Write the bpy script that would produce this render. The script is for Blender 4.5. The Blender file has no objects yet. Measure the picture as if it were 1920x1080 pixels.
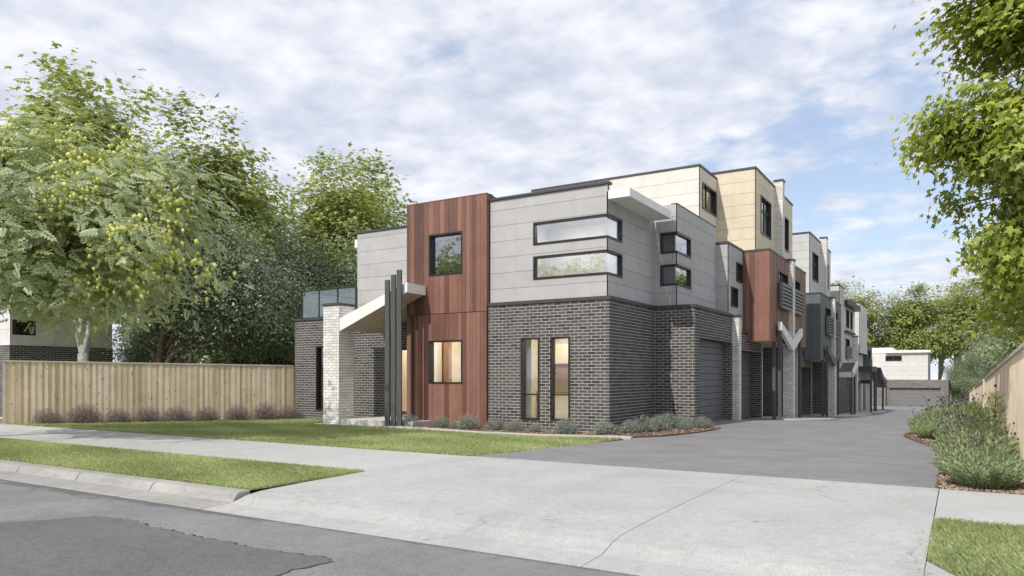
import bpy, math, random
import numpy as np

# ------------------------------------------------------------------ camera, sky, sun, exposure
S = bpy.context.scene
COL = S.collection
rad = math.radians
cam_d = bpy.data.cameras.new("camera")
cam = bpy.data.objects.new("camera", cam_d)
COL.objects.link(cam)
cam.location = (0, 0, 1.46)
cam.rotation_euler = (rad(90), 0, rad(31.533))
cam_d.sensor_width = 36
cam_d.lens = 25.67
cam_d.shift_y = 0.0865
cam_d.clip_start = 0.05
cam_d.clip_end = 2000
S.camera = cam

SUN_DIR = np.array((0.19, 1.0, -0.97)); SUN_DIR /= np.linalg.norm(SUN_DIR)
sun_el = math.asin(-SUN_DIR[2])
w = bpy.data.worlds.new("World"); S.world = w; w.use_nodes = True
nt = w.node_tree; nt.nodes.clear()
def N(tree, t, **kw):
    n = tree.nodes.new(t)
    for k, v in kw.items():
        if k.startswith('i_'):
            n.inputs[k[2:].replace('_', ' ')].default_value = v
        else:
            setattr(n, k, v)
    return n
L = nt.links.new
out = N(nt, 'ShaderNodeOutputWorld'); bg = N(nt, 'ShaderNodeBackground'); bg.inputs[1].default_value = 0.156
sky = N(nt, 'ShaderNodeTexSky', sky_type='NISHITA', sun_disc=False)
sky.sun_elevation = sun_el
sky.sun_rotation = math.atan2(-SUN_DIR[0], -SUN_DIR[1])
sky.air_density = 1.0; sky.dust_density = 1.0; sky.ozone_density = 1.0
tc = N(nt, 'ShaderNodeTexCoord'); sep = N(nt, 'ShaderNodeSeparateXYZ'); L(tc.outputs['Generated'], sep.inputs[0])
def M(op, a, b=None, tree=nt, clamp=False):
    n = tree.nodes.new('ShaderNodeMath'); n.operation = op; n.use_clamp = clamp
    for i, v in enumerate((a, b)):
        if v is None: continue
        if isinstance(v, (int, float)): n.inputs[i].default_value = v
        else: tree.links.new(v, n.inputs[i])
    return n.outputs[0]
zz = M('MAXIMUM', sep.outputs[2], 0.0)
den = M('ADD', zz, 0.16)
cx = M('DIVIDE', sep.outputs[0], den); cy = M('DIVIDE', sep.outputs[1], den)
cmb = N(nt, 'ShaderNodeCombineXYZ'); L(cx, cmb.inputs[0]); L(cy, cmb.inputs[1])
def ramp(tree, fac, stops, interp='LINEAR'):
    r = tree.nodes.new('ShaderNodeValToRGB'); r.color_ramp.interpolation = interp
    els = r.color_ramp.elements
    while len(els) < len(stops): els.new(0.5)
    for e, (p, c) in zip(els, stops):
        e.position = p; e.color = c if len(c) == 4 else (*c, 1)
    tree.links.new(fac, r.inputs[0]); return r
def noise(tree, vec, scale, detail=6, rough=0.55, dist=0.0, off=None):
    n = tree.nodes.new('ShaderNodeTexNoise'); n.inputs['Scale'].default_value = scale
    n.inputs['Detail'].default_value = detail; n.inputs['Roughness'].default_value = rough
    n.inputs['Distortion'].default_value = dist
    if off:
        m = tree.nodes.new('ShaderNodeMapping'); m.inputs['Location'].default_value = off
        tree.links.new(vec, m.inputs[0]); vec = m.outputs[0]
    if vec is not None: tree.links.new(vec, n.inputs['Vector'])
    return n
def mix(tree, fac, a, b, blend='MIX'):
    m = tree.nodes.new('ShaderNodeMix'); m.data_type = 'RGBA'; m.blend_type = blend
    for k, v in ((0, fac), (6, a), (7, b)):
        if isinstance(v, (int, float)): m.inputs[k].default_value = v
        elif isinstance(v, tuple): m.inputs[k].default_value = v if len(v) == 4 else (*v, 1)
        else: tree.links.new(v, m.inputs[k])
    return m.outputs[2]
n1 = noise(nt, cmb.outputs[0], 0.85, 3, 0.5, 0.2, off=(3.1, 1.7, 0))
n2 = noise(nt, cmb.outputs[0], 5.5, 8, 0.55, 0.1, off=(7.3, 0.4, 2))
n3 = noise(nt, cmb.outputs[0], 6.5, 6, 0.52, 0.1, off=(1.3, 4.4, 5))
cover = M('ADD', M('MULTIPLY', n1.outputs[0], 0.62), M('MULTIPLY', n2.outputs[0], 0.50))
# more open sky low over the end of the driveway (towards +Y)
hz = M('SUBTRACT', 0.40, zz); hz = M('MAXIMUM', hz, 0.0)
dirY = M('MAXIMUM', M('SUBTRACT', sep.outputs[1], 0.84), 0.0)
cover = M('SUBTRACT', cover, M('MULTIPLY', M('MULTIPLY', hz, dirY), 1.5))
cm = ramp(nt, cover, [(0.38, (0, 0, 0)), (0.55, (1, 1, 1))], 'EASE')
ccol = ramp(nt, n3.outputs[0], [(0.30, (4.1, 4.4, 5.15)), (0.43, (4.8, 5.05, 5.75)), (0.53, (5.55, 5.7, 6.2)), (0.66, (6.4, 6.45, 6.75))])
for e in ccol.color_ramp.elements: pass
skyb = mix(nt, 0.40, sky.outputs[0], (4.2, 4.9, 6.2))
skc = mix(nt, M('MULTIPLY', cm.outputs[0], 0.94), skyb, ccol.outputs[0])
# thin milky veil at the horizon
veil = M('POWER', M('SUBTRACT', 1.0, zz), 9.0)
skc = mix(nt, M('MULTIPLY', veil, 0.45), skc, (6.2, 6.7, 7.4))
L(skc, bg.inputs[0]); L(bg.outputs[0], out.inputs[0])

sl = bpy.data.lights.new("sun", 'SUN'); sl.energy = 3.6; sl.angle = rad(0.55); sl.color = (1.0, 0.945, 0.855)
so = bpy.data.objects.new("sun", sl); COL.objects.link(so)
from mathutils import Vector, Matrix
so.rotation_euler = Vector(SUN_DIR.tolist()).to_track_quat('-Z', 'Y').to_euler()
S.view_settings.view_transform = 'Standard'
S.view_settings.look = 'None'
S.view_settings.exposure = 0.0
S.view_settings.gamma = 1.0
S.view_settings.use_curve_mapping = False
S.cycles.max_bounces = 8; S.cycles.transparent_max_bounces = 12
S.cycles.use_denoising = True

random.seed(7); RNG = np.random.default_rng(7)
U = random.uniform

# ------------------------------------------------------------------ materials
def newmat(name):
    m = bpy.data.materials.new(name); m.use_nodes = True
    t = m.node_tree; b = t.nodes['Principled BSDF']
    return m, t, b
def pos(t): return t.nodes.new('ShaderNodeNewGeometry').outputs['Position']
def rnd(t, amt_obj=True):
    g = t.nodes.new('ShaderNodeNewGeometry'); o = t.nodes.new('ShaderNodeObjectInfo')
    return M('FRACT', M('ADD', g.outputs['Random Per Island'], o.outputs['Random'], t), None, t)
def bump(t, b, h, strength=0.3, dist=0.01):
    n = t.nodes.new('ShaderNodeBump'); n.inputs['Strength'].default_value = strength; n.inputs['Distance'].default_value = dist
    t.links.new(h, n.inputs['Height']); t.links.new(n.outputs[0], b.inputs['Normal'])
def scalev(t, v, s):
    m = t.nodes.new('ShaderNodeMapping'); m.inputs['Scale'].default_value = s; t.links.new(v, m.inputs[0]); return m.outputs[0]
def simple(name, col, rough=0.6, var=0.12, nscale=6, metal=0.0, bmp=0.0, spec=0.5):
    m, t, b = newmat(name); p = pos(t)
    n = noise(t, p, nscale, 5)
    lo = tuple(c * (1 - var) for c in col); hi = tuple(min(1, c * (1 + var)) for c in col)
    r = ramp(t, n.outputs[0], [(0.3, lo), (0.7, hi)]); t.links.new(r.outputs[0], b.inputs['Base Color'])
    b.inputs['Roughness'].default_value = rough; b.inputs['Metallic'].default_value = metal
    b.inputs['Specular IOR Level'].default_value = spec
    if bmp:
        n2_ = noise(t, p, nscale * 12, 4); bump(t, b, n2_.outputs[0], bmp)
    return m
def brickmat(name, stops, rough=0.75, tone=None):
    m, t, b = newmat(name); p = pos(t); f = rnd(t)
    r = ramp(t, f, stops)
    n = noise(t, p, 38, 4, 0.7); c = mix(t, 0.55, r.outputs[0], ramp(t, n.outputs[0], [(0.3, (0.45,)*3), (0.7, (1.5,)*3)]).outputs[0], 'MULTIPLY')
    nl = noise(t, p, 1.3, 3); c = mix(t, 0.5, c, ramp(t, nl.outputs[0], [(0.3, (0.8,)*3), (0.7, (1.2,)*3)]).outputs[0], 'MULTIPLY')
    t.links.new(c, b.inputs['Base Color']); b.inputs['Roughness'].default_value = rough
    n2_ = noise(t, p, 90, 3); bump(t, b, n2_.outputs[0], 0.35, 0.004)
    return m
def concretemat(name, lo, hi, rough=0.85, cracks=False, streak=None, stain=0.25, grain=0.35):
    m, t, b = newmat(name); p = pos(t)
    n = noise(t, p, 0.9, 8, 0.68, 0.4); n2_ = noise(t, p, 9, 5, 0.6); n3_ = noise(t, p, 55, 4, 0.85)
    c = ramp(t, n.outputs[0], [(0.28, lo), (0.72, hi)]).outputs[0]
    c = mix(t, stain, c, ramp(t, n2_.outputs[0], [(0.25, (0.62, 0.60, 0.56)), (0.5, (1, 1, 1)), (0.8, (1.22, 1.22, 1.22))]).outputs[0], 'MULTIPLY')
    c = mix(t, grain, c, ramp(t, n3_.outputs[0], [(0.38, (0.5,)*3), (0.5, (1.0,)*3), (0.62, (1.5,)*3)]).outputs[0], 'MULTIPLY')
    f = rnd(t); c = mix(t, 1.0, c, ramp(t, f, [(0, (0.93,)*3), (1, (1.05,)*3)]).outputs[0], 'MULTIPLY')
    if streak:
        sv = scalev(t, p, streak); ns = noise(t, sv, 2.0, 6, 0.7)
        c = mix(t, 0.4, c, ramp(t, ns.outputs[0], [(0.3, (0.72,)*3), (0.7, (1.22,)*3)]).outputs[0], 'MULTIPLY')
    if cracks:
        sx = t.nodes.new('ShaderNodeSeparateXYZ'); t.links.new(p, sx.inputs[0])
        wob = noise(t, scalev(t, p, (0.3, 0.3, 0.3)), 1.0, 2)
        xx = M('ADD', sx.outputs[0], M('MULTIPLY', M('SUBTRACT', wob.outputs[0], 0.5, t), 1.4, t), t)
        tr_ = M('ABSOLUTE', M('SUBTRACT', M('ABSOLUTE', M('ADD', xx, 3.4, t), None, t), 0.78, t), None, t)
        tk = ramp(t, tr_, [(0.06, (1, 1, 1)), (0.26, (0, 0, 0))]).outputs[0]
        tkm = mix(t, 1.0, tk, ramp(t, n2_.outputs[0], [(0.3, (0.2,)*3), (0.7, (1,)*3)]).outputs[0], 'MULTIPLY')
        c = mix(t, M('MULTIPLY', tkm, 0.20, t), c, (0.26, 0.255, 0.25))
        nd = noise(t, p, 1.6, 5, 0.6)
        wv = t.nodes.new('ShaderNodeVectorMath'); wv.operation = 'ADD'; t.links.new(p, wv.inputs[0])
        sc_ = t.nodes.new('ShaderNodeVectorMath'); sc_.operation = 'SCALE'; sc_.inputs[3].default_value = 0.9; t.links.new(nd.outputs['Color'], sc_.inputs[0])
        t.links.new(sc_.outputs[0], wv.inputs[1])
        v = t.nodes.new('ShaderNodeTexVoronoi'); v.feature = 'DISTANCE_TO_EDGE'; v.inputs['Scale'].default_value = 0.34
        t.links.new(wv.outputs[0], v.inputs['Vector'])
        line = ramp(t, v.outputs['Distance'], [(0.0, (1, 1, 1)), (0.006, (0, 0, 0))]).outputs[0]
        msk = ramp(t, noise(t, p, 0.45, 2, 0.5, off=(4, 2, 0)).outputs[0], [(0.5, (0, 0, 0)), (0.58, (1, 1, 1))]).outputs[0]
        lm = mix(t, 1.0, line, msk, 'MULTIPLY')
        c = mix(t, M('MULTIPLY', lm, 0.55, t), c, (0.16, 0.15, 0.14))
    t.links.new(c, b.inputs['Base Color']); b.inputs['Roughness'].default_value = rough
    bump(t, b, n3_.outputs[0], 0.25, 0.006)
    return m
def woodmat(name, stops, axis=2, rough=0.55, knots=False, grain=1.0):
    m, t, b = newmat(name); p = pos(t); f = rnd(t)
    c = ramp(t, f, stops).outputs[0]
    sc = [22, 22, 22]; sc[axis] = 0.9
    # shift the grain per board
    comb = t.nodes.new('ShaderNodeCombineXYZ'); 
    for i in range(3): t.links.new(M('MULTIPLY', f, 37.0 + 11 * i, t), comb.inputs[i])
    add = t.nodes.new('ShaderNodeVectorMath'); add.operation = 'ADD'; t.links.new(p, add.inputs[0]); t.links.new(comb.outputs[0], add.inputs[1])
    sv = scalev(t, add.outputs[0], tuple(sc)); n = noise(t, sv, 2.2, 7, 0.65, 0.6)
    c = mix(t, 0.75 * grain, c, ramp(t, n.outputs[0], [(0.25, (0.55, 0.5, 0.47)), (0.5, (1, 1, 1)), (0.8, (1.3, 1.28, 1.25))]).outputs[0], 'MULTIPLY')
    nl = noise(t, p, 1.7, 3); c = mix(t, 0.45, c, ramp(t, nl.outputs[0], [(0.3, (0.78,)*3), (0.7, (1.2,)*3)]).outputs[0], 'MULTIPLY')
    if knots:
        sk = [9.0, 9.0, 9.0]; sk[axis] = 3.4
        v = t.nodes.new('ShaderNodeTexVoronoi'); v.inputs['Scale'].default_value = 1.0; t.links.new(scalev(t, add.outputs[0], tuple(sk)), v.inputs['Vector'])
        k = ramp(t, v.outputs['Distance'], [(0.10, (1, 1, 1)), (0.19, (0, 0, 0))]).outputs[0]
        sel = t.nodes.new('ShaderNodeSeparateColor'); t.links.new(v.outputs['Color'], sel.inputs[0])
        on = M('GREATER_THAN', sel.outputs[0], 0.45, t)
        c = mix(t, M('MULTIPLY', M('MULTIPLY', k, on, t), 0.7, t), c, (0.10, 0.055, 0.03))
    t.links.new(c, b.inputs['Base Color']); b.inputs['Roughness'].default_value = rough
    bump(t, b, n.outputs[0], 0.2, 0.004)
    return m
def panelmat(name, col, var=0.07):
    m, t, b = newmat(name); p = pos(t); f = rnd(t)
    n = noise(t, p, 2.2, 7, 0.62, 0.3); n2_ = noise(t, p, 30, 4, 0.6)
    c = ramp(t, n.outputs[0], [(0.25, tuple(x * (1 - 1.5 * var) for x in col)), (0.75, tuple(x * (1 + var) for x in col))]).outputs[0]
    c = mix(t, 0.25, c, ramp(t, n2_.outputs[0], [(0.3, (0.85,)*3), (0.7, (1.12,)*3)]).outputs[0], 'MULTIPLY')
    c = mix(t, 1.0, c, ramp(t, f, [(0, (0.945,)*3), (1, (1.035,)*3)]).outputs[0], 'MULTIPLY')
    st = noise(t, scalev(t, p, (2.2, 2.2, 0.25)), 1.6, 5, 0.6)
    c = mix(t, 0.35, c, ramp(t, st.outputs[0], [(0.3, (0.86, 0.855, 0.85)), (0.55, (1.0,)*3)]).outputs[0], 'MULTIPLY')
    t.links.new(c, b.inputs['Base Color']); b.inputs['Roughness'].default_value = 0.8
    bump(t, b, n2_.outputs[0], 0.12, 0.004)
    return m
def leafmat(name, stops, trans=0.35, rough=0.45, gloss=0.08):
    m, t, b = newmat(name)
    a = t.nodes.new('ShaderNodeAttribute'); a.attribute_name = 'tint'
    c = ramp(t, a.outputs['Fac'], stops).outputs[0]
    n = noise(t, pos(t), 0.8, 3)
    c = mix(t, 0.45, c, ramp(t, n.outputs[0], [(0.3, (0.75, 0.8, 0.75)), (0.7, (1.25, 1.2, 1.1))]).outputs[0], 'MULTIPLY')
    b.inputs['Roughness'].default_value = rough; b.inputs['Specular IOR Level'].default_value = gloss * 5
    t.links.new(c, b.inputs['Base Color'])
    tr = t.nodes.new('ShaderNodeBsdfTranslucent'); t.links.new(mix(t, 1.0, c, (1.5, 1.5, 0.7), 'MULTIPLY'), tr.inputs[0])
    ms = t.nodes.new('ShaderNodeMixShader'); ms.inputs[0].default_value = trans
    t.links.new(b.outputs[0], ms.inputs[1]); t.links.new(tr.outputs[0], ms.inputs[2])
    t.links.new(ms.outputs[0], t.nodes['Material Output'].inputs[0])
    return m
def glassmat(name, tint=(0.75, 0.8, 0.82), refl=1.7, base=0.05):
    m, t, b = newmat(name); t.nodes.remove(b)
    tr = t.nodes.new('ShaderNodeBsdfTransparent'); tr.inputs[0].default_value = (*tint, 1)
    gl = t.nodes.new('ShaderNodeBsdfGlossy'); gl.inputs['Roughness'].default_value = 0.01; gl.inputs[0].default_value = (0.95, 0.97, 1, 1)
    lwt = t.nodes.new('ShaderNodeLayerWeight'); fr = M('ADD', M('MULTIPLY', M('POWER', lwt.outputs['Facing'], 5.0, t), 0.96, t), 0.04, t)
    ms = t.nodes.new('ShaderNodeMixShader'); t.links.new(M('ADD', M('MULTIPLY', fr, refl, t), base, t, True), ms.inputs[0])
    t.links.new(tr.outputs[0], ms.inputs[1]); t.links.new(gl.outputs[0], ms.inputs[2])
    t.links.new(ms.outputs[0], t.nodes['Material Output'].inputs[0])
    return m
def emitmat(name, col, s):
    m, t, b = newmat(name); b.inputs['Emission Color'].default_value = (*col, 1); b.inputs['Emission Strength'].default_value = s
    return m

MT = {}
MT['brick'] = brickmat('dark_brick', [(0, (0.030, 0.029, 0.030)), (0.2, (0.060, 0.057, 0.056)), (0.6, (0.083, 0.077, 0.075)), (0.85, (0.10, 0.091, 0.086)), (1, (0.088, 0.072, 0.068))])
MT['mortar'] = simple('mortar', (0.52, 0.505, 0.485), 0.95, 0.12, 20, bmp=0.2)
MT['wbrick'] = brickmat('white_brick', [(0, (0.66, 0.64, 0.61)), (0.5, (0.77, 0.755, 0.73)), (1, (0.83, 0.82, 0.80))])
MT['wmortar'] = simple('grey_mortar', (0.24, 0.23, 0.225), 0.95, 0.15, 20)
MT['bbrick'] = brickmat('brown_brick', [(0, (0.10, 0.085, 0.08)), (0.5, (0.17, 0.145, 0.13)), (1, (0.24, 0.20, 0.18))])
MT['panel'] = panelmat('grey_cement_panel', (0.46, 0.452, 0.458))
MT['cream'] = panelmat('cream_panel', (0.69, 0.655, 0.605))
MT['yellow'] = panelmat('yellow_cream_panel', (0.72, 0.625, 0.48))
MT['pale'] = panelmat('pale_panel', (0.60, 0.595, 0.59))
MT['pale2'] = panelmat('white_panel', (0.68, 0.67, 0.66))
MT['joint'] = simple('panel_backing', (0.13, 0.13, 0.13), 0.9)
MT['white'] = simple('white_paint', (0.82, 0.815, 0.80), 0.55, 0.04, 3)
MT['cap'] = simple('dark_steel_cap', (0.055, 0.056, 0.06), 0.45, 0.12, 4, 0.0)
MT['frame'] = simple('black_aluminium', (0.018, 0.018, 0.02), 0.4, 0.1, 5)
MT['post'] = simple('charcoal_steel', (0.085, 0.087, 0.09), 0.45, 0.08, 3)
MT['door'] = simple('grey_garage_door', (0.135, 0.14, 0.15), 0.5, 0.06, 3)
MT['door2'] = simple('grey_garage_door_far', (0.19, 0.19, 0.195), 0.55, 0.06, 1)
MT['tower'] = woodmat('red_brown_timber', [(0, (0.105, 0.050, 0.038)), (0.25, (0.17, 0.080, 0.058)), (0.7, (0.275, 0.132, 0.096)), (1, (0.22, 0.112, 0.088))])
MT['brownbox'] = woodmat('dark_brown_timber', [(0, (0.13, 0.060, 0.042)), (0.5, (0.21, 0.098, 0.068)), (1, (0.27, 0.128, 0.09))])
MT['greybox'] = woodmat('charcoal_board', [(0, (0.105, 0.12, 0.128)), (0.5, (0.12, 0.134, 0.142)), (1, (0.135, 0.147, 0.155))], grain=0.3)
MT['soffit'] = woodmat('pale_timber_soffit', [(0, (0.45, 0.37, 0.28)), (0.5, (0.53, 0.45, 0.35)), (1, (0.60, 0.52, 0.42))], axis=0)
MT['pine'] = woodmat('pine_paling', [(0, (0.66, 0.53, 0.36)), (0.5, (0.80, 0.68, 0.49)), (1, (0.86, 0.76, 0.59))], knots=True, rough=0.75, grain=0.55)
MT['pine2'] = woodmat('pine_paling_pink', [(0, (0.76, 0.62, 0.48)), (0.5, (0.83, 0.70, 0.55)), (1, (0.87, 0.76, 0.61))], rough=0.75)
MT['rail'] = woodmat('pine_rail', [(0, (0.58, 0.50, 0.39)), (1, (0.64, 0.57, 0.46))], axis=1, rough=0.75)
MT['redfence'] = woodmat('old_red_paling', [(0, (0.07, 0.035, 0.028)), (1, (0.11, 0.055, 0.042))], rough=0.9)
MT['concrete'] = concretemat('pale_concrete', (0.40, 0.395, 0.385), (0.50, 0.495, 0.485), cracks=True, stain=0.35)
MT['path'] = concretemat('path_concrete', (0.43, 0.425, 0.415), (0.51, 0.505, 0.495), stain=0.2)
MT['kerb'] = concretemat('kerb_concrete', (0.27, 0.26, 0.245), (0.40, 0.39, 0.37), stain=0.45, streak=(0.6, 0.6, 4))
MT['porch'] = concretemat('porch_concrete', (0.50, 0.49, 0.46), (0.58, 0.57, 0.54), stain=0.2)
MT['asphalt'] = concretemat('worn_asphalt', (0.165, 0.165, 0.168), (0.245, 0.245, 0.248), 0.9, stain=0.4, grain=0.75)
def seal_band(m):
    t = m.node_tree; b = t.nodes['Principled BSDF']; p = pos(t); src = b.inputs['Base Color'].links[0].from_socket
    sx = t.nodes.new('ShaderNodeSeparateXYZ'); t.links.new(p, sx.inputs[0])
    wl = ramp(t, M('MULTIPLY', M('ADD', sx.outputs[0], 30, t), 1/40, t), [(0.50, (0.45,)*3), (0.60, (0.16,)*3)]).outputs[0]   # wider on the left
    d = M('DIVIDE', M('SUBTRACT', 5.58, sx.outputs[1], t), wl, t)
    n = noise(t, scalev(t, p, (0.7, 2.2, 1)), 2.6, 8, 0.72)
    v = M('ADD', M('MULTIPLY', d, 0.42, t), M('MULTIPLY', n.outputs[0], -1.0, t), t)
    k = ramp(t, M('ADD', v, 0.5, t), [(0.16, (1, 1, 1)), (0.26, (0, 0, 0))]).outputs[0]
    c = mix(t, M('MULTIPLY', k, 0.62, t), src, (0.075, 0.073, 0.075)); t.links.new(c, b.inputs['Base Color'])
seal_band(MT['asphalt'])
MT['patch'] = concretemat('dark_asphalt_patch', (0.115, 0.113, 0.115), (0.165, 0.162, 0.165), 0.92, stain=0.4, grain=0.7)
MT['drive'] = concretemat('driveway_asphalt', (0.19, 0.186, 0.19), (0.265, 0.26, 0.265), 0.88, streak=(0.12, 1.2, 1), stain=0.3, grain=0.5)
MT['soil'] = simple('soil', (0.10, 0.085, 0.06), 0.95, 0.3, 5, bmp=0.4)
MT['turf'] = simple('turf_base', (0.20, 0.22, 0.10), 0.95, 0.35, 3, bmp=0.4)
MT['mulchbase'] = simple('mulch_base', (0.12, 0.075, 0.05), 0.95, 0.35, 12, bmp=0.5)
MT['chip'] = brickmat('bark_chip', [(0, (0.16, 0.11, 0.08)), (0.4, (0.33, 0.24, 0.175)), (0.8, (0.48, 0.38, 0.30)), (1, (0.62, 0.52, 0.43))])
MT['glass'] = glassmat('window_glass', (0.93, 0.95, 0.95), 1.4, 0.03)
MT['skyglass'] = glassmat('upper_window_glass', (0.85, 0.87, 0.88), 1.6, 0.22)
MT['glass2'] = glassmat('reflective_glass', (0.45, 0.5, 0.53), 2.4, 0.12)
MT['balglass'] = glassmat('balustrade_glass', (0.90, 0.95, 0.955), 1.6, 0.07)
MT['room'] = simple('room_wall', (0.62, 0.53, 0.41), 0.8, 0.03, 2)
MT['room2'] = simple('room_wall_grey', (0.55, 0.53, 0.51), 0.8, 0.03, 2)
MT['curtain'] = simple('white_curtain', (0.78, 0.76, 0.73), 0.9, 0.05, 4)
MT['cabinet'] = woodmat('kitchen_cabinet', [(0, (0.22, 0.12, 0.06)), (1, (0.27, 0.15, 0.08))], axis=0)
MT['lamp'] = emitmat('room_lamp', (1.0, 0.93, 0.82), 48.0)
MT['dark'] = simple('dark_void', (0.03, 0.03, 0.032), 0.9)
MT['slat'] = simple('louvre_slat', (0.16, 0.17, 0.18), 0.4, 0.08, 3)
MT['roofsheet'] = simple('dark_roof_sheet', (0.06, 0.065, 0.072), 0.5, 0.08, 2)
MT['trunk'] = simple('grey_bark', (0.16, 0.125, 0.095), 0.95, 0.4, 7, bmp=0.6)
MT['palebark'] = simple('pale_bark', (0.30, 0.29, 0.265), 0.9, 0.35, 5, bmp=0.4)
MT['darkbark'] = simple('dark_bark', (0.06, 0.048, 0.042), 0.95, 0.4, 7, bmp=0.6)
MT['leaf_gold'] = leafmat('golden_rain_leaf', [(0, (0.259, 0.315, 0.197)), (0.5, (0.394, 0.456, 0.284)), (1, (0.530, 0.580, 0.387))], 0.28)
MT['pod'] = leafmat('seed_pod', [(0, (0.585, 0.614, 0.227)), (0.5, (0.732, 0.751, 0.333)), (1, (0.800, 0.800, 0.452))], 0.35)
MT['leaf_maple'] = leafmat('maple_leaf', [(0, (0.190, 0.251, 0.054)), (0.5, (0.316, 0.378, 0.085)), (0.88, (0.459, 0.507, 0.127)), (1, (0.662, 0.620, 0.132))], 0.3)
MT['leaf_plane'] = leafmat('plane_leaf', [(0, (0.186, 0.234, 0.078)), (0.5, (0.301, 0.350, 0.126)), (1, (0.473, 0.508, 0.219))], 0.32)
MT['leaf_dark'] = leafmat('dark_leaf', [(0, (0.101, 0.140, 0.080)), (0.5, (0.191, 0.248, 0.146)), (0.85, (0.282, 0.342, 0.200)), (1, (0.538, 0.578, 0.399))], 0.22, 0.35, 0.12)
MT['leaf_lav'] = leafmat('lavender_leaf', [(0, (0.184, 0.236, 0.132)), (0.5, (0.299, 0.362, 0.213)), (1, (0.437, 0.494, 0.316))], 0.25, 0.7, 0.04)
MT['leaf_ros'] = leafmat('rosemary_leaf', [(0, (0.13, 0.175, 0.05)), (0.5, (0.205, 0.26, 0.085)), (1, (0.30, 0.35, 0.14))], 0.25, 0.6, 0.05)
MT['flower'] = leafmat('lavender_flower', [(0, (0.075, 0.055, 0.075)), (0.6, (0.13, 0.095, 0.135)), (1, (0.25, 0.19, 0.28))], 0.15, 0.8, 0.03)
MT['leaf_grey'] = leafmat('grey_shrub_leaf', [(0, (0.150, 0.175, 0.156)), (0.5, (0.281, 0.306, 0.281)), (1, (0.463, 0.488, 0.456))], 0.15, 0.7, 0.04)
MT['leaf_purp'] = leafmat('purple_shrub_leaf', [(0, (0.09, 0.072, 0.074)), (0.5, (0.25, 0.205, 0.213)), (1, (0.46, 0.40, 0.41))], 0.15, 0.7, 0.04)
MT['grass'] = leafmat('grass_blade', [(0, (0.228, 0.262, 0.133)), (0.45, (0.348, 0.405, 0.215)), (0.9, (0.506, 0.551, 0.327)), (1, (0.663, 0.654, 0.461))], 0.35, 0.6, 0.05)

# ------------------------------------------------------------------ helpers
class MB:
    def __init__(s): s.v = []; s.f = []; s.m = []
    def quadbox(s, x0, x1, y0, y1, z0, z1, mi=0):
        if x1 < x0: x0, x1 = x1, x0
        if y1 < y0: y0, y1 = y1, y0
        b = len(s.v)
        s.v += [(x0,y0,z0),(x1,y0,z0),(x1,y1,z0),(x0,y1,z0),(x0,y0,z1),(x1,y0,z1),(x1,y1,z1),(x0,y1,z1)]
        s.f += [(b,b+3,b+2,b+1),(b+4,b+5,b+6,b+7),(b,b+1,b+5,b+4),(b+1,b+2,b+6,b+5),(b+2,b+3,b+7,b+6),(b+3,b,b+4,b+7)]
        s.m += [mi]*6; return s
    box = quadbox
    def prism(s, pts, axis, a, b_, mi=0):
        """polygon pts (2D) extruded along axis: 'Y' -> pts are (x,z); 'X' -> pts are (y,z); 'Z' -> (x,y)"""
        n = len(pts); k = len(s.v)
        def P(p, h): return (p[0], h, p[1]) if axis == 'Y' else ((h, p[0], p[1]) if axis == 'X' else (p[0], p[1], h))
        for h in (a, b_):
            for p in pts: s.v.append(P(p, h))
        s.f.append(tuple(range(k, k+n))); s.f.append(tuple(range(k+2*n-1, k+n-1, -1)))
        for i in range(n):
            j = (i+1) % n; s.f.append((k+i, k+n+i, k+n+j, k+j))
        s.m += [mi]*(n+2); return s
    def tube(s, pts, rs, sides=6, mi=0, cap=True):
        k0 = len(s.v); prev = None
        for i, (p, r) in enumerate(zip(pts, rs)):
            p = np.array(p, float)
            d = np.array(pts[min(i+1, len(pts)-1)], float) - np.array(pts[max(i-1, 0)], float)
            d /= (np.linalg.norm(d) + 1e-9)
            a = np.cross(d, (0.3, 0.9, 0.1)); a /= (np.linalg.norm(a) + 1e-9); b = np.cross(d, a)
            for q in range(sides):
                t = 2*math.pi*q/sides; s.v.append(tuple(p + r*(math.cos(t)*a + math.sin(t)*b)))
        for i in range(len(pts)-1):
            for q in range(sides):
                q2 = (q+1) % sides; A = k0+i*sides
                s.f.append((A+q, A+q2, A+sides+q2, A+sides+q)); s.m.append(mi)
        if cap:
            A = k0+(len(pts)-1)*sides; s.f.append(tuple(A+q for q in range(sides))); s.m.append(mi)
        return s
    def build(s, name, mats, parent=None, smooth=False, loc=None):
        me = bpy.data.meshes.new(name)
        off = np.array(loc if loc is not None else (0, 0, 0), float)
        me.from_pydata([tuple(np.array(p) - off) for p in s.v] if loc is not None else s.v, [], s.f)
        if not isinstance(mats, (list, tuple)): mats = [mats]
        for m in mats: me.materials.append(m)
        if len(mats) > 1: me.polygons.foreach_set('material_index', s.m)
        if smooth: me.polygons.foreach_set('use_smooth', [True]*len(me.polygons))
        o = bpy.data.objects.new(name, me); COL.objects.link(o)
        if loc is not None: o.location = loc
        if parent: o.parent = parent
        return o
def recalc(o):
    import bmesh
    bm = bmesh.new(); bm.from_mesh(o.data); bmesh.ops.recalc_face_normals(bm, faces=bm.faces); bm.to_mesh(o.data); bm.free(); return o
def bevel(o, wdt=0.01, seg=2):
    import bmesh
    bm = bmesh.new(); bm.from_mesh(o.data); bmesh.ops.recalc_face_normals(bm, faces=bm.faces)
    bmesh.ops.bevel(bm, geom=list(bm.edges), offset=wdt, segments=seg, affect='EDGES', profile=0.6)
    bm.to_mesh(o.data); bm.free(); return o
def tag(o, label=None, cat=None, group=None, kind=None):
    if label: o['label'] = label
    if cat: o['category'] = cat
    if group: o['group'] = group
    if kind: o['kind'] = kind
    return o
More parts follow.
